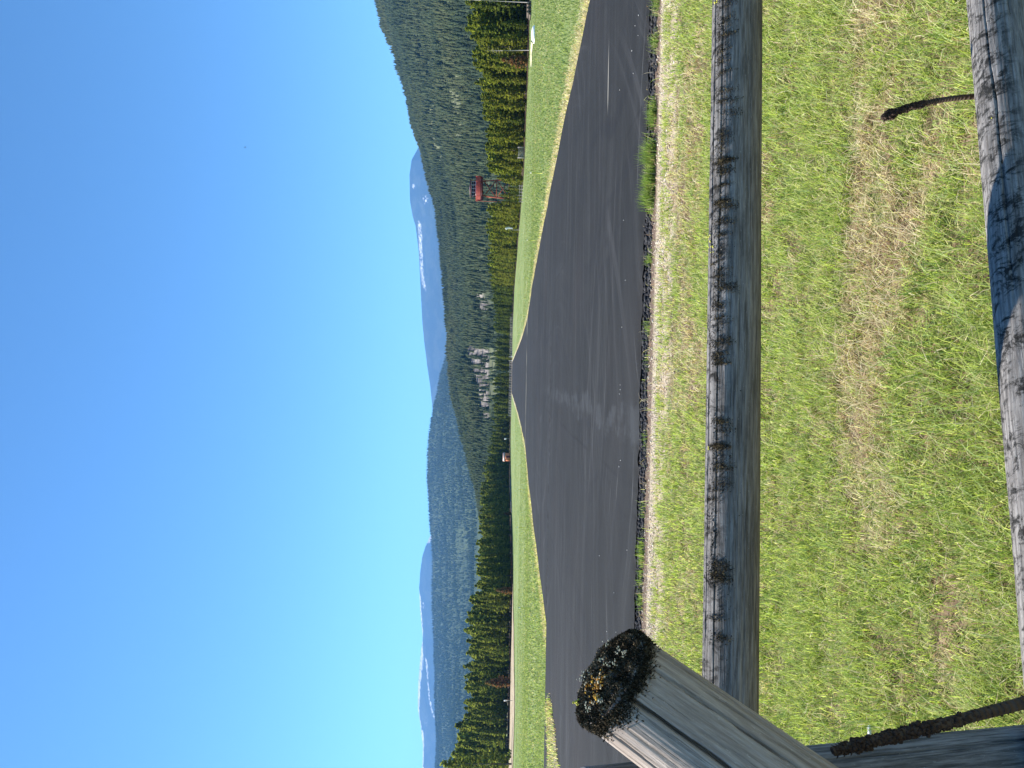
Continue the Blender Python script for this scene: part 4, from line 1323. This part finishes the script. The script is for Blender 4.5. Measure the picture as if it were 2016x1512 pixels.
d2 = nA * .3 + loc / .074 * .5 + rs.normal(0, .6, (n_, 3)); d2 /= np.linalg.norm(d2, axis=1, keepdims=True)
v, q, t = strands(base, d1, d2, rs.uniform(.002, .006, n_), rs.uniform(.0012, .0026, n_), 79)
pc = np.array([(.022, .018, .012), (.065, .051, .032), (.14, .112, .072), (.27, .23, .17), (.46, .42, .35)])
pick = np.clip((lumps * 1.3 + rs.normal(0, .55, n_)) * 1.6 + 1.1, 0, 4).astype(int)
c = pc[pick]
# rim beard hanging down the sides
m_ = 11000
aa = rs.uniform(0, 2 * math.pi, m_)
reach = .010 + .016 * (fbm(np.cos(aa) * 2.2, np.sin(aa) * 2.2, seed=80) + .5)
rad = np.cos(aa)[:, None] * X_ + np.sin(aa)[:, None] * Y_
hz = -((rad * .0745) @ nA) / cosn
down = np.abs(rs.normal(0, 1, m_)) * .55 * reach
b2 = at + rad * .0745 + Z_ * hz[:, None] - Z_ * down[:, None]
d1b = rad * .7 + rs.normal(0, .45, (m_, 3)); d1b /= np.linalg.norm(d1b, axis=1, keepdims=True)
d2b = rad * .3 - Z_ * .4 + np.array([0, 0, -.3]) + rs.normal(0, .45, (m_, 3)); d2b /= np.linalg.norm(d2b, axis=1, keepdims=True)
v2, q2, t2 = strands(b2, d1b, d2b, rs.uniform(.003, .009, m_), rs.uniform(.0010, .0020, m_), 81)
c2 = pc[rs.choice([0, 0, 0, 1, 1, 2], m_)]
me = make_mesh('moss_cap', np.concatenate([v, v2]), np.concatenate([q, q2 + len(v)]), np.concatenate([t, t2 + len(v)]), [M_MOSS], np.repeat(np.concatenate([c, c2]), 5, 0))
o = link('moss_cap', me, legA); o.matrix_parent_inverse = legA.matrix_world.inverted()
tag(o, 'thick black green moss over the sawn post top')
def on_cap(px, py):
    """point of the cut face seen at a photograph pixel"""
    p1 = P(px, py, 1.0) - CAM
    k_ = np.dot(at + nA * .013 - CAM, nA) / np.dot(p1, nA)
    q_ = CAM + p1 * k_
    w_ = q_ - at; h_ = np.dot(w_, Z_); w_ = w_ - Z_ * h_; r_ = np.linalg.norm(w_)
    return at + w_ * min(1, .058 / r_) + Z_ * h_ * min(1, .058 / r_)
cr = [on_cap(1100 + a * .2480, 1180 + b * .2480) for a, b in ((300, 640), (330, 680), (290, 690), (235, 672), (350, 640), (370, 610), (320, 660), (300, 760), (285, 800))]
tag(lichen(legA, cr, .0022, 14, 702, ((.42, .20, .03), (.55, .32, .05), (.30, .17, .05), (.5, .42, .28))), 'orange lichen crust on the moss')
cr = [on_cap(1100 + a * .2480, 1180 + b * .2480) for a, b in ((480, 405), (500, 425), (525, 430), (345, 470), (330, 480), (185, 590), (310, 820), (320, 840), (195, 910), (220, 885), (150, 640), (372, 355), (390, 520), (440, 510), (255, 600))]
tag(lichen(legA, cr, .0017, 9, 703, ((.40, .41, .30), (.28, .28, .23), (.48, .48, .38))), 'pale grey green lichen on the moss')
cr = [on_cap(1124, 1378) - dirA * k_ + (on_cap(1124, 1378) - at) * .16 for k_ in (-.012, -.009, -.006)]
tag(lichen(legA, cr, .0028, 6, 704, YL, jit=.8), 'tuft of bright yellow lichen at the rim')

# ------------------------------------------------------------------ dried mullein stalks
M_STALK = simple_mat('dry brown stalk', (.085, .06, .045), .9, .1, .35, 60)
M_SEED = simple_mat('dark seed capsules', (.055, .036, .028), .9, .1, .6, 220)
def mullein(name, P_list, r_list, dense, label, seed, rcap, dfrom):
    """curved stem through the points with seed capsules packed towards the tip"""
    rs = np.random.RandomState(seed)
    P_list = np.array(P_list)
    tt = np.linspace(0, 1, len(P_list)); ti = np.linspace(0, 1, 60)
    C = np.stack([np.interp(ti, tt, P_list[:, k]) for k in range(3)], 1)
    ker = np.ones(7) / 7
    for k in range(3): C[3:-3, k] = np.convolve(C[:, k], ker, mode='valid')
    base = C[0].copy()
    e = empty(name, base)
    mb = MB()
    R = np.interp(ti, [0, 1], r_list)
    fat = 1 + .38 * fbm(ti * 9, 0 * ti, o=3, seed=seed + 3)
    for i in range(59): mb.tube(C[i] - base, C[i + 1] - base, R[i], R[i + 1], 8)
    link('stem', mb.mesh('stem', M_STALK, smooth=True), e)
    V, Q, T, n = [], [], [], 0
    for j in range(dense):
        f = rs.uniform(dfrom, 1) if j < dense * .93 else dfrom - .28 * rs.randint(0, 5) / 5 - rs.uniform(0, .02)
        f = min(max(f, .1), 1.0)
        i = min(58, int(f * 59)); p = C[i] + (C[i + 1] - C[i]) * rs.uniform()
        ax = C[i + 1] - C[i]; ax /= np.linalg.norm(ax)
        d = np.cross(ax, rs.normal(size=3)); d /= np.linalg.norm(d)
        sp = rcap * np.interp(f, [0, dfrom, dfrom + .15, .88, .97, 1], [.35, .45, .85, 1.0, .6, .3]) * rs.uniform(.6, 1.15) * fat[i]
        v, q, t = blob(rs.randint(1e6), 5, 6, 1.0, .3)
        v = v * rs.uniform(.14, .30) * rcap * np.array([1, 1, 1.2]) + p + d * sp * rs.uniform(.35, .9) - base
        V.append(v); Q.append(q + n); T.append(t + n); n += len(v)
    # dry pointed sepals standing out between the capsules
    m_ = dense // 3
    f = rs.uniform(dfrom - .05, 1, m_); i = np.minimum(58, (f * 59).astype(int))
    ax = C[i + 1] - C[i]; ax /= np.linalg.norm(ax, axis=1, keepdims=True)
    d = np.cross(ax, rs.normal(size=(m_, 3))); d /= np.linalg.norm(d, axis=1, keepdims=True)
    v, q, t = strands(C[i] + d * rcap * .55 - base, d * .8 + ax * .6, d * .7 + ax * .7, rcap * rs.uniform(.2, .75, m_), rcap * .2, seed)
    V.append(v); Q.append(q + n); T.append(t + n)
    link('seed_head', make_mesh('seed_head', np.concatenate(V), np.concatenate(Q), np.concatenate(T), [M_SEED]), e)
    tag(e, label, 'dried plant', 'dried mullein stalks')
g1 = P(2360, 178, 2.02); g1[2] = 0
mullein('mullein_stalk', [g1, P(2100, 184, 2.0), P(1910, 190, 1.98), P(1850, 197, 1.98), P(1800, 208, 1.97), P(1760, 222, 1.97), P(1737, 232, 1.97)], (.008, .006), 900,
        'short brown seed stalk curving up behind the lower rail at right', 31, .0125, .58)
g2 = P(3080, 1150, 1.16); g2[2] = 0
mullein('mullein_stalk', [g2, P(2500, 1262, 1.14), P(2150, 1342, 1.12), P(2016, 1384, 1.10), P(1930, 1406, 1.09), P(1850, 1427, 1.08), P(1760, 1448, 1.07), P(1690, 1466, 1.07), P(1640, 1480, 1.07)], (.010, .006), 1500,
        'tall blackish seed stalk leaning across the left post', 32, .0105, .42)

# ------------------------------------------------------------------ grass
def dry_map(x, y):
    """0 lush .. 1 dead straw, in irregular bands along the fence"""
    n = fbm(x * .9, y * 1.6, o=4, seed=801)
    n2 = fbm(x * 3.0, y * 4.5, o=3, seed=802)
    d = .10 + .72 * n + .60 * n2 + .25 * fbm(x * 8, y * 10, o=2, seed=804)
    d += .62 * np.exp(-((y - 3.32 - .05 * x) / .26) ** 2) * (.45 + 1.5 * fbm(x * 1.6, y * 1.2, seed=803))
    d += .75 * np.exp(-((x - .72) / .22) ** 2 - ((y - 2.62) / .10) ** 2)
    d += .22 * np.exp(-((y - 6.95) / .5) ** 2) * (.5 + n2)
    d += .6 * np.exp(-((x - 1.9) / .6) ** 2 - ((y - 7.3) / .35) ** 2)
    d -= .30 * np.exp(-((y - 4.1) / .5) ** 2)
    return .12 + .88 * sstep(.22, .62, d)

def blade_set(x, y, z, hmin, hmax, wmin, wmax, seed, dry, lean=(.35, .95), greens=None, straws=None):
    rs = np.random.RandomState(seed)
    n = len(x)
    isdry = rs.uniform(0, 1, n) < dry
    az = rs.uniform(0, 2 * math.pi, n) + .8 * fbm(x * .8, y * .8, seed=seed + 1)
    le = rs.uniform(lean[0], lean[1], n)
    le = np.where(isdry, np.clip(le + .25, 0, .99), le)
    h = rs.uniform(hmin, hmax, n) * (1 + .4 * fbm(x * 2.2, y * 2.2, seed=seed + 2))
    dirv = np.stack([np.cos(az), np.sin(az), 0 * az], 1)
    l1 = (le * .7)[:, None]; l2 = np.clip(le * 1.15, 0, .995)[:, None]
    upz = np.array([0, 0, 1.0])
    d1 = dirv * l1 + upz * np.sqrt(1 - l1 ** 2)
    d2 = dirv * l2 + upz * (np.sqrt(1 - l2 ** 2) * np.where(rs.uniform(0, 1, n) < .25, -.6, 1)[:, None])
    base = np.stack([x, y, z], 1)
    side = np.stack([-np.sin(az), np.cos(az), rs.uniform(-.5, .5, n)], 1)
    v, q, t = strands(base, d1, d2, h, rs.uniform(wmin, wmax, n), seed, side)
    greens = np.array(greens if greens is not None else [(.41, .49, .115), (.48, .54, .155), (.33, .43, .095), (.56, .59, .24), (.38, .48, .20), (.12, .185, .045)])
    straws = np.array(straws if straws is not None else [(.64, .54, .37), (.74, .65, .47), (.52, .40, .27), (.33, .22, .14), (.64, .59, .33)])
    c = np.where(isdry[:, None], straws[rs.randint(0, len(straws), n)], greens[rs.randint(0, len(greens), n)]) * rs.uniform(.75, 1.2, (n, 1))
    return v, q, t, np.repeat(c, 5, 0)

def merge(name, sets, mat):
    V, Q, T, C, n = [], [], [], [], 0
    for v, q, t, c in sets:
        V.append(v); Q.append(q + n); T.append(t + n); C.append(c); n += len(v)
    return link(name, make_mesh(name, np.concatenate(V), np.concatenate(Q), np.concatenate(T), [mat], np.concatenate(C)))

def in_view(x, y, pad=.35): return (x > -.54 * y - pad) & (x < .52 * y + pad)
sets = []
rs = np.random.RandomState(820)
for (y0, y1, dens, w0, w1, h0, h1) in ((1.35, 2.6, 14000, .0018, .0034, .05, .115), (2.6, 4.2, 10500, .0022, .0042, .05, .11), (4.2, 6.2, 6500, .003, .0055, .045, .10), (6.2, 8.15, 4000, .004, .0075, .04, .09)):
    xa, xb = -.5 * y1 - 1.3, .53 * y1 + 1.3
    n = int((xb - xa) * (y1 - y0) * dens)
    x = rs.uniform(xa, xb, n); y = rs.uniform(y0, y1, n)
    k = in_view(x, y, 1.25) & (rs.uniform(0, 1, n) < 1 - .9 * sstep(-2.15, -1.6, y - (9.33 - .03 * x) + .35 * fbm(x * 1.5, y * 1.5, seed=822)))
    x, y = x[k], y[k]
    dm = dry_map(x, y)
    # gather half of the blades into tussocks
    nt_ = max(8, int((xb - xa) * (y1 - y0) * 90)); tc = np.stack([rs.uniform(xa, xb, nt_), rs.uniform(y0, y1, nt_)], 1)
    g = rs.uniform(0, 1, len(x)) < .5; pk = rs.randint(0, nt_, g.sum())
    x[g] = tc[pk, 0] + rs.normal(0, .030, g.sum()); y[g] = np.clip(tc[pk, 1] + rs.normal(0, .030, g.sum()), y0 - .05, 8.2)
    dm = dry_map(x, y)
    k = rs.uniform(0, 1, len(x)) < 1 - .45 * dm
    x, y, dm = x[k], y[k], dm[k]
    sets.append(blade_set(x, y, ground_z(x, y) - .004, h0 * .8, h1 * 1.35, w0, w1, 830 + int(y0 * 10), .06 + .78 * dm, (.45, .99)))
# tufts breaking the asphalt edge
def tuft(xc, yc, n, sx_, sy_, h0, h1, seed, dry=.08, lean=(.1, .7), w=(.004, .008), greens=None):
    r = np.random.RandomState(seed)
    x = xc + r.normal(0, sx_, n); y = yc + r.normal(0, sy_, n)
    return blade_set(x, y, np.maximum(ground_z(x, y), -.1) - .004, h0, h1, w[0], w[1], seed, np.full(n, dry), lean, greens)
lush = [(.22, .32, .08), (.27, .36, .10), (.32, .38, .14), (.14, .23, .06)]
for py, n, h1 in ((288, 220, .22), (305, 240, .22), (318, 100, .16), (342, 260, .22), (354, 200, .2), (374, 240, .21), (388, 220, .22), (398, 120, .15), (215, 160, .14), (230, 200, .14), (80, 120, .14), (8, 120, .16), (1000, 40, .10), (1075, 110, .12), (1090, 90, .12), (1105, 60, .11), (1140, 60, .11), (700, 30, .12), (505, 60, .12), (640, 60, .12), (860, 40, .1), (1180, 90, .12)):
    d = 9.12 + .0003 * (py - 740)
    sets.append(tuft((740 - py) / F * d, d, n, .055, .05, h1 * .5, h1, 900 + py, greens=lush))
# dry stalks scattered along the gravel edge
x = rs.uniform(-4.6, 4.9, 380); y = rs.uniform(8.0, 9.3, 380)
sets.append(blade_set(x, y, ground_z(x, y), .06, .22, .003, .006, 870, np.full(380, .8), (.5, .95)))
o = merge('grass', sets, M_BLADE)
tag(o, 'green and straw coloured grass between the fence and the asphalt', 'grass', kind='stuff')

# field grass beyond the paving, thinning with distance
sets = []
for (y0, y1, dens, w0, w1, h0, h1) in ((12, 22, 160, .012, .03, .06, .13), (22, 40, 60, .02, .05, .08, .15), (40, 80, 20, .035, .08, .09, .17), (80, 150, 6, .05, .11, .07, .14), (150, 260, 2, .06, .12, .05, .10)):
    for sgn_ in (-1, 1):
        e0 = 7.85 if sgn_ > 0 else 9.6
        xb = .53 * y1 + 1
        if xb <= e0: continue
        n = int((xb - e0) * (y1 - y0) * dens)
        x = sgn_ * rs.uniform(e0, xb, n); y = rs.uniform(y0, y1, n)
        k = in_view(x, y, 1)
        if sgn_ < 0: k &= y > 29.6
        x, y = x[k], y[k]
        if not len(x): continue
        near_edge = 1 - sstep(.4, 2.2, np.abs(x) - e0 + .8 * fbm(x * .5, y * .5, seed=851))
        dm = np.clip(.10 + .25 * fbm(x * .15, y * .15, seed=852) + .8 * near_edge, 0, 1)
        sets.append(blade_set(x, y, ground_z(x, y) - .01, h0, h1, w0, w1, 860 + int(y0), dm, (.2, .8),
                              greens=[(.265, .32, .125), (.295, .34, .145), (.22, .28, .105), (.32, .355, .165)], straws=[(.50, .42, .25), (.58, .50, .31), (.40, .33, .18)]))
    # dense dry fringe right at the paved edge
    for sgn_, e0 in ((-1, 9.55), (1, 7.82)):
        n = int((y1 - y0) * dens * 2.2)
        y = rs.uniform(y0, y1, n); x = sgn_ * (e0 + np.abs(rs.normal(0, .55, n)))
        k = in_view(x, y, 1)
        if sgn_ < 0: k &= y > 29.6
        x, y = x[k], y[k]
        if len(x): sets.append(blade_set(x, y, ground_z(x, y) - .01, h0 * .9, h1 * 1.4, w0 * .8, w1 * .8, 880 + int(y0), np.full(len(x), .88 if sgn_ > 0 else .7), (.2, .8), straws=[(.62, .53, .36), (.72, .64, .46), (.50, .40, .25)]))
# dry grass on the verge island
ii = rs.randint(0, len(ISL), 2600)
p = ISL[ii] + rs.normal(0, .12, (2600, 3)) * np.array([1, 1, 0])
sets.append(blade_set(p[:, 0], p[:, 1], p[:, 2] - .02, .06, .20, .012, .03, 890, np.full(2600, .7), (.2, .85)))
# left apron edge
x = rs.uniform(-16, -9.5, 1500); y = 29.1 + np.abs(rs.normal(0, .3, 1500))
sets.append(blade_set(x, y, ground_z(x, y) - .01, .06, .14, .015, .04, 892, np.full(1500, .35), (.2, .8)))
o = merge('field_grass', sets, M_BLADE)
tag(o, 'short meadow grass on both sides of the airstrip', 'grass', kind='stuff')

# ------------------------------------------------------------------ gravel and broken asphalt
rs = np.random.RandomState(950)
peb = [blob(960 + i, 4, 6, 1.0, .3) for i in range(8)]
n = 22000
x = rs.uniform(-5.0, 5.2, n)
yo = 7.80 + np.clip(rs.normal(.35, .48, n), -.65, 1.3)
y = yo - .03 * x
k = rs.uniform(0, 1, n) < np.clip(.75 + .6 * fbm(x * .8, y * .8, seed=951) - .9 * sstep(.9, 1.9, x) * (1 - sstep(2.4, 3.2, x)) * .0, 0, 1)
x, y = x[k], y[k]; n = len(x)
s_ = rs.uniform(.003, .009, n) * np.where(rs.uniform(0, 1, n) < .05, 1.9, 1)
pal = np.array([(.52, .44, .32), (.40, .33, .25), (.60, .53, .42), (.22, .18, .14), (.64, .58, .48), (.36, .27, .20)])
c = pal[rs.randint(0, len(pal), n)] * rs.uniform(.8, 1.15, (n, 1))
V, Q, T, C = scatter(peb, np.stack([x, y, ground_z(x, y) + s_ * .25], 1), np.stack([s_ * rs.uniform(.8, 1.3, n), s_, s_ * .7], 1), rs.uniform(0, 6.3, n), c)
o = link('gravel', make_mesh('gravel', V, Q, T, [M_STONE], C)); tag(o, 'pale tan gravel strip before the asphalt edge', 'gravel', kind='stuff')
n = 8000
x = rs.uniform(-5.2, 5.4, n)
y = edge_y(x) - np.abs(rs.normal(0, .10, n)) + .03
s_ = rs.uniform(.005, .026, n)
c = np.array([(.026, .026, .029), (.040, .040, .044), (.055, .054, .056)])[rs.randint(0, 3, n)]
V, Q, T, C = scatter(peb, np.stack([x, y, ground_z(x, y) + s_ * .3 + .03 * rs.uniform(0, 1, n) * (y > edge_y(x) - .07)], 1), np.stack([s_ * rs.uniform(.8, 1.5, n), s_, s_ * .75], 1), rs.uniform(0, 6.3, n), c)
o = link('rubble', make_mesh('rubble', V, Q, T, [M_STONE], C)); tag(o, 'black crumbled asphalt along the near paving edge', 'rubble', kind='stuff')
# loose pale stones lying on the paving
PB = [(1257, 28), (1250, 49), (1256, 68), (1244, 98), (1247, 142), (1220, 175), (1222, 754), (1222, 763), (1220.5, 772), (1223, 903), (1220, 915), (1181, 1092), (1210, 1165), (1236, 1080), (1196, 1242), (1214, 1243), (1225, 640), (1228, 430), (1232, 548)]
stone_me = make_mesh('stone', *peb[0][:3], [simple_mat('pale stone', (.50, .48, .44), .8, .2, .15, 40)])
st0 = None
for i, (px, py) in enumerate(PB):
    d = 1.6 / (px - vh(py)) * F
    x = (740 - py) / F * d
    o = link('stone', stone_me) if st0 is None else st0.copy()
    if st0 is not None: COL.objects.link(o)
    st0 = st0 or o
    s_ = rnd.uniform(.005, .009)
    o.location = (x, d, float(prof(d)) + s_ * .5)
    o.scale = (s_ * 1.2, s_, s_ * .8); o.rotation_euler = (0, 0, rnd.uniform(0, 6))
    tag(o, 'small pale stone lying loose on the asphalt', 'stone', 'loose stones on the asphalt')
# pale chip of wood in the grass by the left post
mb = MB(); mb.add([(-.03, 0, 0), (.03, .004, 0), (.024, .02, .004), (-.028, .016, .004), (-.026, .003, .010), (.026, .006, .010), (.02, .016, .012), (-.02, .014, .012)],
                  [(3, 2, 1, 0), (4, 5, 6, 7), (0, 1, 5, 4), (1, 2, 6, 5), (2, 3, 7, 6), (3, 0, 4, 7)])
d = 1.6 / (1748 - vh(1435)) * F
o = link('wood_chip', mb.mesh('wood_chip', M_WHITE), None, ((740 - 1435) / F * d, d, .05)); o.rotation_euler = (.5, .2, .4)
tag(o, 'white wood chip in the grass beside the left post', 'wood chip')

# ------------------------------------------------------------------ the air
HZ = MB(); HZ.box(-16000, 16000, -400, 20500, -12, 1900)
m, nt, out = new_mat('haze')
pv = nt.nodes.new('ShaderNodeVolumePrincipled')
pv.inputs['Color'].default_value = (.18, .46, .95, 1)
pv.inputs['Density'].default_value = 5.4e-5
pv.inputs['Anisotropy'].default_value = 0.0
nt.links.new(pv.outputs[0], out.inputs['Volume'])
o = link('haze', HZ.mesh('haze', m))
tag(o, 'thin blue haze over the valley', 'haze', kind='stuff')
o.display_type = 'WIRE'
